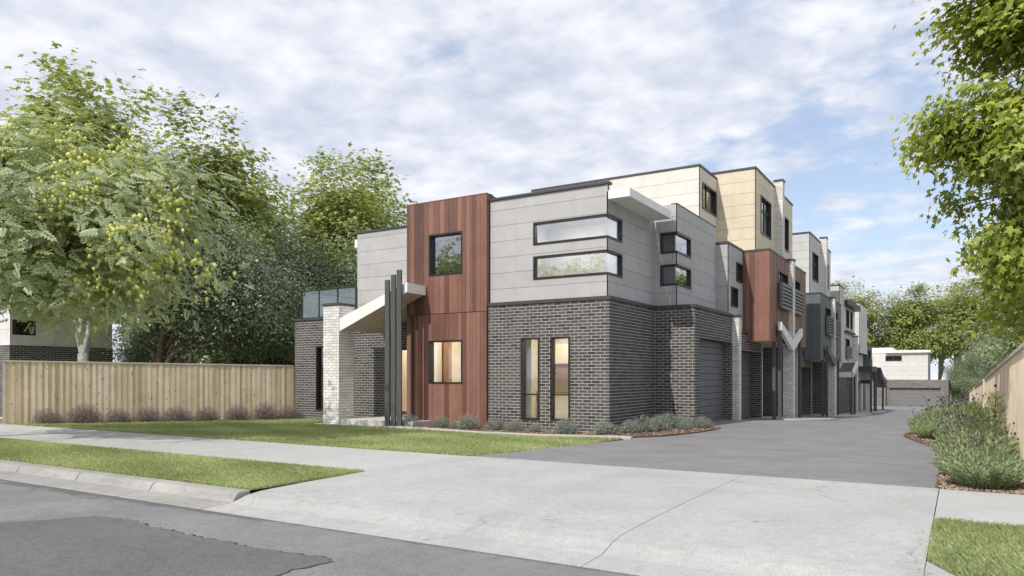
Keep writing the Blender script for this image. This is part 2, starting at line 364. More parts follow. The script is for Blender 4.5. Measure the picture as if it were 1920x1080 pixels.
def empty(name, label, cat, group=None, loc=(0, 0, 0)):
    o = bpy.data.objects.new(name, None); COL.objects.link(o); o.empty_display_size = 0.2
    o.location = loc   # children keep world coordinates, so roots stay at the origin unless loc is used for local geometry
    return tag(o, label, cat, group)
def one(name, mat, parent, *a, **k): return MB().box(*a).build(name, mat, parent)

# walls lie on planes: 'W' faces -Y (u = x), 'D' faces +X (u = y)
def bx(axis, plane, u0, u1, z0, z1, inn, outw):
    return (u0, u1, plane-outw, plane+inn, z0, z1) if axis == 'W' else (plane-inn, plane+outw, u0, u1, z0, z1)
def rects_minus(u0, u1, z0, z1, holes):
    us = sorted({u0, u1, *[min(max(h[i], u0), u1) for h in holes for i in (0, 1)]})
    res = []
    for a, b in zip(us, us[1:]):
        if b-a < 1e-4: continue
        m = (a+b)/2; iv = [(z0, z1)]
        for h in holes:
            if h[0] < m < h[1]:
                nv = []
                for p, q in iv:
                    if h[3] <= p or h[2] >= q: nv.append((p, q)); continue
                    if h[2] > p: nv.append((p, h[2]))
                    if h[3] < q: nv.append((h[3], q))
                iv = nv
        for p, q in iv:
            if q-p > 1e-4:
                if res and abs(res[-1][1]-a) < 1e-6 and abs(res[-1][2]-p) < 1e-6 and abs(res[-1][3]-q) < 1e-6:
                    l = res.pop(); res.append((l[0], b, p, q))
                else: res.append((a, b, p, q))
    return res
def core(mb, axis, plane, u0, u1, z0, z1, holes=(), thick=0.2, back=0.0):
    for r in rects_minus(u0, u1, z0, z1, holes): mb.box(*bx(axis, plane, *r, thick, -back))
def brick_list(axis, plane, u0, u1, z0, z1, holes=(), course=0.0875, mod=0.26, jt=0.0165, shift=0.0):
    res = []; n = int(math.ceil((z1-z0)/course - 1e-6))
    for i in range(n):
        # courses counted from the top so the top one is whole
        zt = z1 - i*course - 0.004; zb = max(zt - (course-jt), z0)
        if zt-zb < 0.02: continue
        zm = (zt+zb)/2; st = u0 + shift + (0 if i % 2 else -mod/2)
        while st > u0: st -= mod
        u = st
        while u < u1:
            a, b = max(u+jt/2, u0), min(u+mod-jt/2, u1)
            segs = [(a, b)]
            for h in holes:
                if h[2]-0.02 < zm < h[3]+0.02:
                    ns = []
                    for p, q in segs:
                        if h[1] <= p or h[0] >= q: ns.append((p, q)); continue
                        if h[0] > p: ns.append((p, h[0]))
                        if h[1] < q: ns.append((h[1], q))
                    segs = ns
            for p, q in segs:
                if q-p > 0.025: res.append((axis, plane, p, q, zb, zt))
            u += mod
    return res
def bricks_joined(name, lst, mat, parent, proud=0.009):
    mb = MB()
    for ax, pl, a, b, c, d in lst: mb.box(*bx(ax, pl, a, b, c, d, 0.03, U(0.0, 0.003)))
    o = mb.build(name, mat, parent); o['kind'] = 'stuff'; return o
_bm = {}
def bricks_single(lst, mat, parent, name='brick'):
    for ax, pl, a, b, c, d in lst:
        key = (ax, round(b-a, 3), round(d-c, 3), mat.name)
        if key not in _bm:
            h = (b-a)/2, (d-c)/2
            mb = MB()
            if ax == 'W': mb.box(-h[0], h[0], 0, 0.03, -h[1], h[1])
            else: mb.box(-0.03, 0, -h[0], h[0], -h[1], h[1])
            me = bpy.data.meshes.new(name); me.from_pydata(mb.v, [], mb.f); me.materials.append(mat); _bm[key] = me
        o = bpy.data.objects.new(name, _bm[key]); COL.objects.link(o); o.parent = parent
        e = U(0, 0.003); u = (a+b)/2; z = (c+d)/2
        o.location = (u, pl-e, z) if ax == 'W' else (pl+e, u, z)
def panels(parent, axis, plane, ujs, zjs, holes, mat, gap=0.009, thick=0.022, name='cladding_panel', stagger=False):
    for k, (z0, z1) in enumerate(zip(zjs, zjs[1:])):
        uj = list(ujs)
        if stagger and k % 2 and len(uj) > 2:
            uj = [uj[0]] + [u + 0.5*(uj[i+2]-u) if i+2 < len(uj) else u for i, u in enumerate(uj[1:-1])] + [uj[-1]]
        for u0, u1 in zip(uj, uj[1:]):
            a = u0 + (gap/2 if u0 != uj[0] else 0); b = u1 - (gap/2 if u1 != uj[-1] else 0)
            rs = rects_minus(a, b, z0+gap/2, z1-gap/2, holes)
            if not rs: continue
            groups = []
            for r in rs:
                hit = [g for g in groups if any(r[0] <= q[1]+1e-4 and q[0] <= r[1]+1e-4 and min(r[3], q[3])-max(r[2], q[2]) > 0.02 for q in g)]
                new = [r]
                for g in hit: new += g; groups.remove(g)
                groups.append(new)
            for g in groups:
                mb = MB()
                for r in g: mb.box(*bx(axis, plane, *r, thick, 0))
                mb.build(name, mat, parent)
def boards(parent, axis, plane, us, z0, z1, holes, mat, gap=0.007, thick=0.03, prouds=None, name='cladding_board', jitter=0.004):
    for i, (u0, u1) in enumerate(zip(us, us[1:])):
        rs = rects_minus(u0+gap/2, u1-gap/2, z0, z1, holes)
        if not rs: continue
        pr = (prouds[i] if prouds else 0) + U(0, jitter)
        for r in rs: MB().box(*bx(axis, plane, *r, thick, pr)).build(name, mat, parent)
def window(parent, axis, plane, u0, u1, z0, z1, fw=0.05, proud=0.012, depth=0.16, set_=0.10, mu=(), mz=(), sides='LRTB', glass=None, mat=None, label=None, name='window'):
    mb = MB()
    def bar(a, b, c, d, dp=depth, pr=proud): mb.box(*bx(axis, plane, a, b, c, d, dp, pr))
    l = u0+fw if 'L' in sides else u0; r = u1-fw if 'R' in sides else u1
    if 'L' in sides: bar(u0, u0+fw, z0, z1)
    if 'R' in sides: bar(u1-fw, u1, z0, z1)
    if 'B' in sides: bar(l, r, z0, z0+fw)
    if 'T' in sides: bar(l, r, z1-fw, z1)
    for m in mz: bar(l, r, m-0.018, m+0.018, set_+0.03, -set_+0.03)
    for m in mu: bar(m-0.018, m+0.018, z0+fw, z1-fw, set_+0.03, -set_+0.03)
    o = mb.build(name, mat or MT['frame'], parent)
    p = MB().box(*bx(axis, plane, l-0.01 if 'L' in sides else l, r+0.01 if 'R' in sides else r, z0+fw-0.01, z1-fw+0.01, set_+0.008, -set_)).build('pane', glass or MT['glass'], o)
    if label: o['label'] = label
    return o
def cyl(mb, x, y, z0, z1, r, n=10): mb.tube([(x, y, z0), (x, y, z1)], [r, r], n)

def arr_mesh(name, V, F, mat, parent=None, tint=None, tverts=None, smooth=False):
    """V (N,3) float, F list of (M,k) int arrays"""
    me = bpy.data.meshes.new(name)
    me.vertices.add(len(V)); me.vertices.foreach_set('co', np.ascontiguousarray(V, np.float32).ravel())
    loops = np.concatenate([f.ravel() for f in F]).astype(np.int32)
    sizes = np.concatenate([np.full(len(f), f.shape[1], np.int32) for f in F])
    starts = np.concatenate([[0], np.cumsum(sizes)[:-1]]).astype(np.int32)
    me.loops.add(len(loops)); me.loops.foreach_set('vertex_index', loops)
    me.polygons.add(len(sizes)); me.polygons.foreach_set('loop_start', starts)
    me.update(calc_edges=True)
    if tint is not None:
        a = me.attributes.new('tint', 'FLOAT', 'POINT'); a.data.foreach_set('value', np.ascontiguousarray(tint, np.float32))
    me.materials.append(mat)
    if smooth: me.polygons.foreach_set('use_smooth', np.ones(len(sizes), bool))
    o = bpy.data.objects.new(name, me); COL.objects.link(o)
    if parent: o.parent = parent
    return o
def scatter(T, TF, P, Rm, Sc, tint):
    """template verts T (k,3), faces TF list of tuples(same size), positions (n,3), rotations (n,3,3), scales (n,)"""
    n, k = len(P), len(T)
    V = np.einsum('nij,kj->nki', Rm, T) * Sc[:, None, None] + P[:, None, :]
    F = (np.array(TF)[None] + (np.arange(n)*k)[:, None, None]).reshape(-1, len(TF[0]))
    return V.reshape(-1, 3), F, np.repeat(tint, k)
def frames(nrm, dirv):
    """rotation matrices with local z = nrm, local y ~ dirv"""
    z = nrm/np.linalg.norm(nrm, axis=1, keepdims=True)
    y = dirv - (dirv*z).sum(1, keepdims=True)*z; y /= (np.linalg.norm(y, axis=1, keepdims=True)+1e-9)
    x = np.cross(y, z)
    return np.stack([x, y, z], axis=2)
LEAF_OVAL = (np.array([(0,0,0),(0.28,0.45,0.05),(0,1,-0.06),(-0.28,0.45,0.05)], float), [(0,1,2),(0,2,3)])
_ml = [(0,0,0),(0.30,0.02,0.0),(0.20,0.24,0.03),(0.56,0.50,-0.07),(0.20,0.55,0.02),(0,1.05,-0.10),(-0.20,0.55,0.02),(-0.56,0.50,-0.07),(-0.20,0.24,0.03),(-0.30,0.02,0.0),(0,0.34,0.05)]
LEAF_MAPLE = (np.array(_ml, float), [(10, i, (i+1) % 10) for i in range(10)])
def _spray():
    v = []; f = []
    for i in range(4):
        y = 0.12+0.24*i
        for s in (1, -1):
            k = len(v); L_ = 0.40-0.05*i
            v += [(0, y, 0.02), (s*L_*0.5, y-0.09, 0.03), (s*L_, y+0.16, -0.06), (s*L_*0.42, y+0.22, 0.02)]
            f += [(k, k+1, k+2), (k, k+2, k+3)]
    k = len(v); v += [(0, 0.9, 0.02), (0.1, 1.05, 0.01), (0, 1.3, -0.06), (-0.1, 1.05, 0.01)]; f += [(k, k+1, k+2), (k, k+2, k+3)]
    return np.array(v, float), f
LEAF_SPRAY = _spray()
def _pod():
    v = [(0,0,0.5),(0,0,-0.75)]; f = []
    for i in range(3):
        a = 2*math.pi*i/3; v.append((0.45*math.cos(a), 0.45*math.sin(a), 0.12))
    for i in range(3):
        j = (i+1) % 3; f += [(0, 2+i, 2+j), (1, 2+j, 2+i)]
    return np.array(v, float), f
POD = _pod()

def crown_points(ells, n, rng, shell=0.45):
    vol = np.array([e[1][0]*e[1][1]*e[1][2] for e in ells]); pr = vol/vol.sum(); out_ = []
    while len(out_) < n:
        e = ells[rng.choice(len(ells), p=pr)]
        d = rng.normal(size=3); d /= np.linalg.norm(d)
        if d[2] < -0.35 and rng.random() < 0.5: continue
        r = (shell**3 + (1-shell**3)*rng.random())**(1/3)
        r *= 0.78+0.36*math.sin(3.1*d[0]+5*d[1]+e[0][0])*math.cos(4*d[2]+e[0][1])
        out_.append(np.array(e[0])+d*r*np.array(e[1]))
    return np.array(out_)
def leaves_at(C, per, sig, size, rng, tmpl, up=0.9, droop=0.35, jitter=0.5, cen=None):
    n = len(C)*per
    idx = np.repeat(np.arange(len(C)), per)
    P = C[idx] + rng.normal(size=(n, 3))*np.array(sig)
    nr = rng.normal(size=(n, 3))*jitter + np.array((0, 0, up))
    if cen is not None:
        o_ = P - cen; o_ /= np.linalg.norm(o_, axis=1, keepdims=True)+1e-6; nr += 0.95*o_
    dv = rng.normal(size=(n, 3)); dv[:, 2] = dv[:, 2]*0.4 - droop
    R_ = frames(nr, dv)
    sc = size*rng.uniform(0.65, 1.25, n)
    clump = np.clip(rng.normal(0.5, 0.16, len(C)), 0, 1)[idx]
    tint = np.clip(clump + rng.normal(0, 0.2, n), 0, 1)
    return scatter(tmpl[0], tmpl[1], P, R_, sc, tint)
def tree_parts(base, fork, ells, nclump, per, size, sig, tmpl, leaf_mat, bark, seed, r0=0.25, nlimb=7, limbs=None, shell=0.45, twig=0.55, droop=0.35, up=0.9, root=None, branches_only=0.8, jitter=0.5):
    rng = np.random.default_rng(seed)
    C = crown_points(ells, nclump, rng, shell)
    cen = np.average([e[0] for e in ells], axis=0)
    mb = MB(); base = np.array(base, float); fork = np.array(fork, float)
    mid = (base+fork)/2 + rng.normal(size=3)*0.06
    mb.tube([base-(0, 0, 0.2), base+(0, 0, 0.15), mid, fork], [r0*1.5, r0*1.12, r0*0.95, r0*0.85], 9)
    nodes = []
    ends = limbs if limbs is not None else [C[i] for i in rng.choice(len(C), nlimb, replace=False)]
    for e in ends:
        e = np.array(e, float); e2 = fork+(e-fork)*0.85
        h = np.linalg.norm(e2-fork)
        p1 = fork+(e2-fork)*0.35+np.array((0, 0, 0.12*h))+rng.normal(size=3)*0.05*h
        p2 = fork+(e2-fork)*0.7+np.array((0, 0, 0.08*h))+rng.normal(size=3)*0.05*h
        pts = [fork-(0, 0, 0.1), p1, p2, e2]; rr = [r0*0.62, r0*0.42, r0*0.27, r0*0.12]
        mb.tube(pts, rr, 6)
        for a, b, ra, rb in zip(pts, pts[1:], rr, rr[1:]):
            for t in (0.3, 0.65, 1.0): nodes.append((a+(b-a)*t, ra+(rb-ra)*t))
    NP = np.array([n_[0] for n_ in nodes])
    for c in C:
        if rng.random() > branches_only: continue
        d = np.linalg.norm(NP-c, axis=1)+0.6*np.maximum(0, NP[:, 2]-c[2]); j = int(d.argmin())
        p = NP[j]; r = min(nodes[j][1]*0.6, 0.06)
        m_ = (p+c)/2+np.array((0, 0, 0.1*np.linalg.norm(c-p)))+rng.normal(size=3)*0.06
        mb.tube([p, m_, c], [r, r*0.6, 0.008], 4, cap=False)
    V, F, T = leaves_at(C, per, sig, size, rng, tmpl, up, droop, jitter, cen)
    return mb, (V, F, T), C, rng
def make_tree(name, label, cat, group, leaf_mat, bark, **k):
    root = empty(name, label, cat, group)
    mb, (V, F, T), C, rng = tree_parts(leaf_mat=leaf_mat, bark=bark, **k)
    mb.build('trunk', bark, root, smooth=True)
    arr_mesh('crown', V, [F], leaf_mat, root, T)
    return root, C, rng
def copy_tree(src, loc, rz, sc, label, group=None, name=None):
    c = src.copy(); COL.objects.link(c); c.location = loc; c.rotation_euler = (0, 0, rz); c.scale = (sc,)*3 if isinstance(sc, (int, float)) else sc
    if name: c.name = name
    c['label'] = label
    if group: c['group'] = group
    for ch in src.children:
        d = ch.copy(); COL.objects.link(d); d.parent = c
    return c

# ------------------------------------------------------------------ ground
def prof(pts):
    xs, ys = zip(*pts); return lambda y: float(np.interp(y, xs, ys))
yard_z = prof([(11, 0), (17, -0.10), (25, -0.12), (60, -0.6)])
drive_z = prof([(11, 0), (17, -0.10), (22, -0.08), (25.5, -0.04), (31, -0.28), (43, -0.69), (55, -1.1), (70, -1.4), (96, -2.02), (200, -3.0)])
def sheet(name, xs, ys, zf, mat, thick=0.0):
    V = []; F = []
    for j, y in enumerate(ys):
        for i, x in enumerate(xs): V.append((x, y, zf(x, y)))
    nx = len(xs)
    for j in range(len(ys)-1):
        for i in range(nx-1): F.append((j*nx+i, j*nx+i+1, (j+1)*nx+i+1, (j+1)*nx+i))
    me = bpy.data.meshes.new(name); me.from_pydata(V, [], F); me.materials.append(mat)
    o = bpy.data.objects.new(name, me); COL.objects.link(o); return o
ground_z = lambda x, y: min(-0.32, drive_z(y)-0.14) if y > 5 else -0.34
o = sheet('ground', [-500, -60, -30, -12, 0, 12, 40, 500], [-500, -60, -20, 0, 5, 11, 17, 25, 31, 43, 55, 70, 96, 200, 700], ground_z, MT['turf']); tag(o, kind='structure')
o = sheet('road', [-200, -40, -20, -10, -5, 0, 5, 10, 40, 200], [-7, -2, 0, 2, 4, 5.0, 5.56], lambda x, y: -0.145-0.012*abs(y-5.56)*0+(-0.0 if y > 5 else 0.02*min(1, (5-y)/5)), MT['asphalt']); tag(o, kind='structure')
# old road patch, irregular outline, 4 mm proud
pp = [(-9.6, 3.2), (-8.75, 4.1), (-8.45, 4.62), (-7.9, 4.72), (-7.3, 4.63), (-6.94, 4.62), (-6.5, 4.56), (-6.03, 4.59), (-5.7, 4.53), (-5.44, 4.57), (-5.05, 4.60), (-4.75, 4.64), (-4.62, 4.55), (-4.70, 4.2), (-4.66, 3.96), (-4.9, 3.3), (-5.0, 1.0), (-9.8, 1.0)]
rp = []
for a, b in zip(pp, pp[1:]+pp[:1]):
    k = max(1, int(math.dist(a, b)/0.045)) if a[1] > 1.2 or b[1] > 1.2 else 1
    for i in range(k):
        t = i/k; rp.append((a[0]+(b[0]-a[0])*t+U(-.022, .022), a[1]+(b[1]-a[1])*t+U(-.03, .03)))
rz_ = lambda y: -0.145+(0.02*min(1, (5-y)/5) if y < 5 else 0)
me = bpy.data.meshes.new('road_patch_edge'); me.from_pydata([(x+U(.0, .03), y+U(.0, .035), rz_(y)+0.003) for x, y in rp], [], [tuple(range(len(rp)))]); me.materials.append(MT['cap'])
o = bpy.data.objects.new('road_patch_edge', me); COL.objects.link(o); tag(o, kind='structure')
me = bpy.data.meshes.new('road_patch'); me.from_pydata([(x, y, rz_(y)+0.006) for x, y in rp], [], [tuple(range(len(rp)))]); me.materials.append(MT['patch'])
o = bpy.data.objects.new('road_patch', me); COL.objects.link(o); tag(o, kind='structure')
# crossover (concrete drive over the footpath), two slabs with a sawn joint
cz = prof([(5.55, -0.140), (5.95, -0.128), (6.07, -0.10), (6.2, -0.06), (6.4, -0.035), (6.8, -0.018), (8.4, 0.0), (11.0, 0.004)])
cross = empty('driveway_crossover', 'pale concrete crossover between the street and the asphalt driveway', 'crossover'); cross['kind'] = 'structure'
ysl = [5.55, 5.75, 5.95, 6.07, 6.2, 6.4, 6.6, 7.2, 7.8, 8.4, 9.2, 10.1, 11.0]
def cslab(xa, xb, splay=None):
    V = []; F = []; xs = np.linspace(xa, xb, 7)
    for y in ysl:
        for i, x in enumerate(xs):
            V.append((x, y, cz(y)))
    n_ = len(V); nx = len(xs)
    V += [(x, y, z-0.13) for x, y, z in V]
    for j in range(len(ysl)-1):
        for i in range(nx-1):
            a = j*nx+i; F.append((a, a+1, a+nx+1, a+nx)); F.append((n_+a+nx, n_+a+nx+1, n_+a+1, n_+a))
    for i in range(nx-1):
        F.append((i, n_+i, n_+i+1, i+1)); a = (len(ysl)-1)*nx+i; F.append((a, a+1, n_+a+1, n_+a))
    for j in range(len(ysl)-1):
        a = j*nx; F.append((a, a+nx, n_+a+nx, n_+a)); a = j*nx+nx-1; F.append((a, n_+a, n_+a+nx, a+nx))
    me = bpy.data.meshes.new('concrete_slab'); me.from_pydata(V, [], F); me.materials.append(MT['concrete'])
    o = bpy.data.objects.new('concrete_slab', me); COL.objects.link(o); o.parent = cross
    o['kind'] = 'structure'
    return o
cslab(-7.80, -2.724); cslab(-2.716, -0.235)
mb = MB()   # splayed wing on the right beside the verge
mb.prism([(-0.228, 5.55), (1.2, 5.55), (0.62, 5.95), (-0.02, 6.30), (-0.228, 6.72)], 'Z', -0.25, -0.016)
o = mb.build('concrete_slab', MT['concrete'], cross); recalc(o); o['kind'] = 'structure'

# footpath slabs
fp = empty('footpath', 'pale concrete footpath running along the street', 'footpath'); fp['kind'] = 'structure'
xj = [-7.806, -9.35, -12.3, -15.4, -18.5, -21.6, -24.7, -27.8, -31, -34, -40, -46, -55]
for a, b in zip(xj, xj[1:]):
    o = MB().box(b+0.004, a-0.004, 8.40, 11.0, -0.12, 0.0+U(-.002, .002)).build('paving_slab', MT['path'], fp); o['kind'] = 'structure'
for a, b in ((-0.229, 3.0), (3.0, 6.1), (6.1, 12), (12, 40)):
    o = MB().box(a+0.004, b-0.004, 8.66, 11.0, -0.12, 0.0+U(-.002, .002)).build('paving_slab', MT['path'], fp); o['kind'] = 'structure'
# kerb
kerb = empty('kerb', 'weathered grey concrete kerb and gutter along the street', 'kerb'); kerb['kind'] = 'structure'
kp = [(6.28, -0.30), (6.28, -0.008), (6.13, -0.010), (6.085, -0.022), (6.06, -0.045), (6.02, -0.112), (5.995, -0.126), (5.80, -0.134), (5.56, -0.138), (5.56, -0.30)]
kj = [-7.815, -9.61, -11.51, -13.33, -15.2, -17.1, -19.0, -20.9, -22.8, -24.7, -27, -30, -36, -44, -60]
for i, (a, b) in enumerate(zip(kj, kj[1:])):
    mb = MB(); mb.prism(kp, 'X', b+0.010, a-0.010); o = mb.build('kerb_stone', MT['kerb'], kerb); recalc(o); bevel(o, 0.006, 1); o['kind'] = 'structure'
mb = MB(); mb.prism(kp, 'X', 1.22, 12); o = mb.build('kerb_stone', MT['kerb'], kerb); recalc(o); o['kind'] = 'structure'
mb = MB(); mb.box(-60, -7.84, 5.60, 6.26, -0.29, -0.15); o = mb.build('kerb_joint_filler', MT['dark'], kerb); o['kind'] = 'structure'

# lawns and verges: soil sheets and blades
def yz(x, y): return yard_z(y)
o = sheet('lawn', list(np.linspace(-24.9, -7.2, 30)), list(np.linspace(11.006, 19.3, 20)), lambda x, y: yz(x, y)-0.004, MT['turf']); tag(o, kind='structure')
o = sheet('verge', [-60, -40, -25, -15, -7.81], [6.285, 7, 8.395], lambda x, y: -0.012, MT['turf']); tag(o, kind='structure')
o = sheet('verge', [-0.02, 0.3, 1, 3, 12], [6.30, 7, 8.655], lambda x, y: -0.012 if not (x < 0 and y < 6.5) else -0.014, MT['turf']); tag(o, kind='structure')
mb = MB(); mb.prism([(-0.226, 6.73), (-0.022, 6.31), (-0.022, 8.655), (-0.226, 8.655)], 'Z', -0.1, -0.013); o = mb.build('verge', MT['turf']); recalc(o); tag(o, kind='structure')
GT = np.array([(-0.5, 0, 0), (0.5, 0, 0), (0.12, 0.30, 0.62), (0.0, 0.75, 1.0)], float); GF = [(0, 1, 2), (0, 2, 3)]
def grass(name, n, sampler, h, wd, seed):
    rng = np.random.default_rng(seed); P = sampler(rng, n); n = len(P)
    a = rng.uniform(0, 2*math.pi, n); lean = rng.uniform(0.3, 1.5, n)
    T = np.repeat(GT[None], n, 0).copy(); T[:, :, 0] *= wd; T[:, :, 1] *= (h*lean)[:, None]; T[:, :, 2] *= (h*rng.uniform(0.5, 1.15, n))[:, None]
    c, s_ = np.cos(a)[:, None], np.sin(a)[:, None]
    X = T[:, :, 0]*c - T[:, :, 1]*s_; Y = T[:, :, 0]*s_ + T[:, :, 1]*c
    V = np.stack([X, Y, T[:, :, 2]], 2) + P[:, None]
    F = (np.array(GF)[None]+(np.arange(n)*4)[:, None, None]).reshape(-1, 3)
    pn = 0.5+0.22*np.sin(P[:, 0]*1.3+1.7*np.sin(P[:, 1]*0.9))*np.cos(P[:, 1]*1.9)
    t = np.clip(pn+rng.normal(0, 0.22, n), 0, 1)
    o = arr_mesh(name, V.reshape(-1, 3), [F], MT['grass'], None, np.repeat(t, 4)); o['kind'] = 'stuff'; return o
def s_verge(rng, n):
    y = rng.uniform(6.29, 8.40, n); x = -7.82-14*rng.random(n)**1.3
    return np.stack([x, y, np.full(n, -0.012)], 1)
def s_verge2(rng, n):
    x = rng.uniform(-0.22, 1.4, n); y = rng.uniform(6.31, 8.66, n)
    k = y > 6.32+np.maximum(0, (-0.02-x))*2.05
    return np.stack([x, y, np.full(n, -0.012)], 1)[k]
def s_lawn(rng, n):
    x = -7.2-17.6*rng.random(n); y = 11.0+8.3*rng.random(n)**1.15
    lim = np.interp(x, [-25, -17.8, -17.4, -13.6, -11.2, -9.2, -7.0], [24, 20, 16.98, 16.92, 16.55, 16.6, 17.2])
    # driveway edge cuts the lawn on the right
    xr = np.interp(y, [11, 17.2], [-7.6, -6.95])
    k = (y < lim) & (x < xr) & (x > np.interp(y, [10.9, 19.1], [-24.9, -21.3]))
    x, y = x[k], y[k]
    return np.stack([x, y, np.interp(y, [11, 17, 25], [0, -0.1, -0.12])-0.004], 1)
tag(grass('verge_grass', 90000, s_verge, 0.05, 0.010, 3), 'strip of short green grass between kerb and footpath', 'grass')
tag(grass('verge_grass', 16000, s_verge2, 0.05, 0.009, 4), 'corner of green grass beside the concrete crossover', 'grass')
tag(grass('lawn_grass', 190000, s_lawn, 0.05, 0.015, 5), 'mown green lawn in front of the townhouse', 'grass')

# driveway
ysd = [11.004, 12, 13, 14, 15, 17, 19, 22, 25.5, 28, 31, 36, 43, 49, 55, 62, 70, 80, 90, 96.9]
def dl(y): return float(np.interp(y, [11, 17.3, 18, 21.8, 23.8, 24.0, 100], [-7.62, -6.97, -6.62, -6.1, -6.62, -8.2, -9.5]))
V = []; F = []
for y in ysd:
    a = min(dl(y), -6.2) - (0.9 if y > 17 else 0.0)
    for x in np.linspace(a, 1.2, 8): V.append((x, y, drive_z(y)))
for j in range(len(ysd)-1):
    for i in range(7): F.append((j*8+i, j*8+i+1, j*8+i+9, j*8+i+8))
me = bpy.data.meshes.new('driveway'); me.from_pydata(V, [], F); me.materials.append(MT['drive'])
o = bpy.data.objects.new('driveway', me); COL.objects.link(o); tag(o, kind='structure')

# garden beds
def bed(name, pts, h, mat):
    """low mound: outline fan raised towards the middle"""
    c = np.mean(pts, axis=0); V = []; F = []; n_ = len(pts)
    for sc_, hz_ in ((1.0, 0.006), (0.93, 0.03), (0.6, h), (0.0, h)):
        for p in pts:
            q = c+(np.array(p)-c)*sc_; V.append((q[0], q[1], drive_z(q[1])+hz_))
    for r in range(3):
        for i in range(n_):
            j = (i+1) % n_; F.append((r*n_+i, r*n_+j, (r+1)*n_+j, (r+1)*n_+i))
    me = bpy.data.meshes.new(name); me.from_pydata(V, [], F); me.materials.append(mat)
    o = bpy.data.objects.new(name, me); COL.objects.link(o); tag(o, kind='structure'); return o
fbed = [(-14.85, 17.04), (-13.6, 17.02), (-11.2, 16.66), (-9.2, 16.72), (-7.45, 17.24), (-7.08, 17.36), (-6.56, 18.1), (-6.18, 19.5), (-6.02, 20.8), (-6.06, 21.8), (-6.3, 22.1), (-6.7, 22.05), (-6.72, 21.45), (-7.95, 21.45), (-8.0, 18.05), (-14.9, 18.03)]
V = []; n_ = 40
o = None
def poly_bed(name, pts, z, mat):
    mb = MB(); mb.prism([tuple(p) for p in pts], 'Z', -0.25, z); o = mb.build(name, mat); recalc(o); tag(o, kind='structure'); return o
poly_bed('garden_bed', fbed, -0.055, MT['mulchbase'])
rbed = [(-0.262, 11.01), (-0.265, 12.5), (-0.33, 17.2), (-0.5, 18.6), (-0.86, 19.7), (-1.22, 21.2), (-1.23, 22.3), (-1.1, 24), (-0.95, 28), (-1.0, 40), (-1.1, 70), (0.74, 70), (0.74, 11.01)]
V = []; F = []
ys_b = [11.01, 12.5, 14.5, 17.2, 18.6, 19.7, 21.2, 22.3, 24, 28, 40, 55, 70]
xl_b = [-0.262, -0.265, -0.29, -0.33, -0.5, -0.86, -1.22, -1.23, -1.1, -0.95, -1.0, -1.05, -1.1]
for y, xl in zip(ys_b, xl_b):
    for t, hz_ in ((0, 0.004), (0.08, 0.03), (0.5, 0.06), (1, 0.05)):
        V.append((xl+(0.85-xl)*t, y, drive_z(y)+(hz_ if y > 11.1 else 0.004)))
for j in range(len(ys_b)-1):
    for i in range(3): F.append((j*4+i, j*4+i+1, j*4+i+5, j*4+i+4))
me = bpy.data.meshes.new('garden_bed'); me.from_pydata(V, [], F); me.materials.append(MT['mulchbase'])
o = bpy.data.objects.new('garden_bed', me); COL.objects.link(o); tag(o, kind='structure')
# thin dark timber edge on the right bed
mb = MB()
for (y0, x0), (y1, x1) in zip(list(zip(ys_b, xl_b))[:8], list(zip(ys_b, xl_b))[1:8]):
    k = len(mb.v); z0, z1 = drive_z(y0), drive_z(y1)
    mb.v += [(x0-.015, y0, z0-.05), (x0+.015, y0, z0-.05), (x0+.015, y0, z0+.035), (x0-.015, y0, z0+.035), (x1-.015, y1, z1-.05), (x1+.015, y1, z1-.05), (x1+.015, y1, z1+.035), (x1-.015, y1, z1+.035)]
    mb.f += [(k, k+1, k+2, k+3), (k+7, k+6, k+5, k+4), (k, k+4, k+5, k+1), (k+1, k+5, k+6, k+2), (k+2, k+6, k+7, k+3), (k+3, k+7, k+4, k)]; mb.m += [0]*6
tag(mb.build('garden_edging', MT['trunk']), 'thin dark timber edging between asphalt driveway and lavender bed', 'edging')
CH = np.array([(-1, -.3, 0), (1, -.25, .1), (.9, .3, .12), (-.9, .25, .05), (-.7, 0, .3), (.7, 0, .32)], float); CHF = [(0, 1, 5), (0, 5, 4), (1, 2, 5), (2, 3, 4), (2, 4, 5), (3, 0, 4)]
def chips(n, sampler, seed, label):
    rng = np.random.default_rng(seed); P = sampler(rng, n); n = len(P)
    nr = rng.normal(size=(n, 3))*0.5+np.array((0, 0, 1)); R_ = frames(nr, rng.normal(size=(n, 3)))
    V, F, T = scatter(CH, CHF, P, R_, rng.uniform(0.010, 0.034, n), rng.random(n))
    o = arr_mesh('mulch', V, [F], MT['chip'], None, T); tag(o, label, 'mulch', kind='stuff')
def s_fb(rng, n):
    x = rng.uniform(-14.8, -6.05, n); y = rng.uniform(16.65, 22.0, n)
    lo = np.interp(x, [-14.8, -13.6, -11.2, -9.2, -7.45, -7.08, -6.56, -6.18, -6.02], [17.07, 17.05, 16.7, 16.76, 17.27, 17.4, 18.15, 19.55, 20.85])
    hi = np.where(x < -8.0, 18.03, np.where(x < -6.74, 21.45, 21.95))
    k = (y > lo) & (y < hi); return np.stack([x, y, np.full(n, -0.05)], 1)[k]
chips(7000, s_fb, 11, 'brown bark mulch in the bed along the brick wall')
def s_rb(rng, n):
    y = 11.02+24*rng.random(n)**1.6; xl = np.interp(y, ys_b, xl_b); x = xl+0.02+(0.76-xl)*rng.random(n)
    z = np.interp(y, [11, 17, 22, 25.5, 31, 43], [0, -.1, -.08, -.04, -.28, -.69])+0.045*np.clip((y-11.0)/.8, .1, 1); return np.stack([x, y, z], 1)
chips(9000, s_rb, 12, 'reddish bark mulch under the lavender by the right fence')
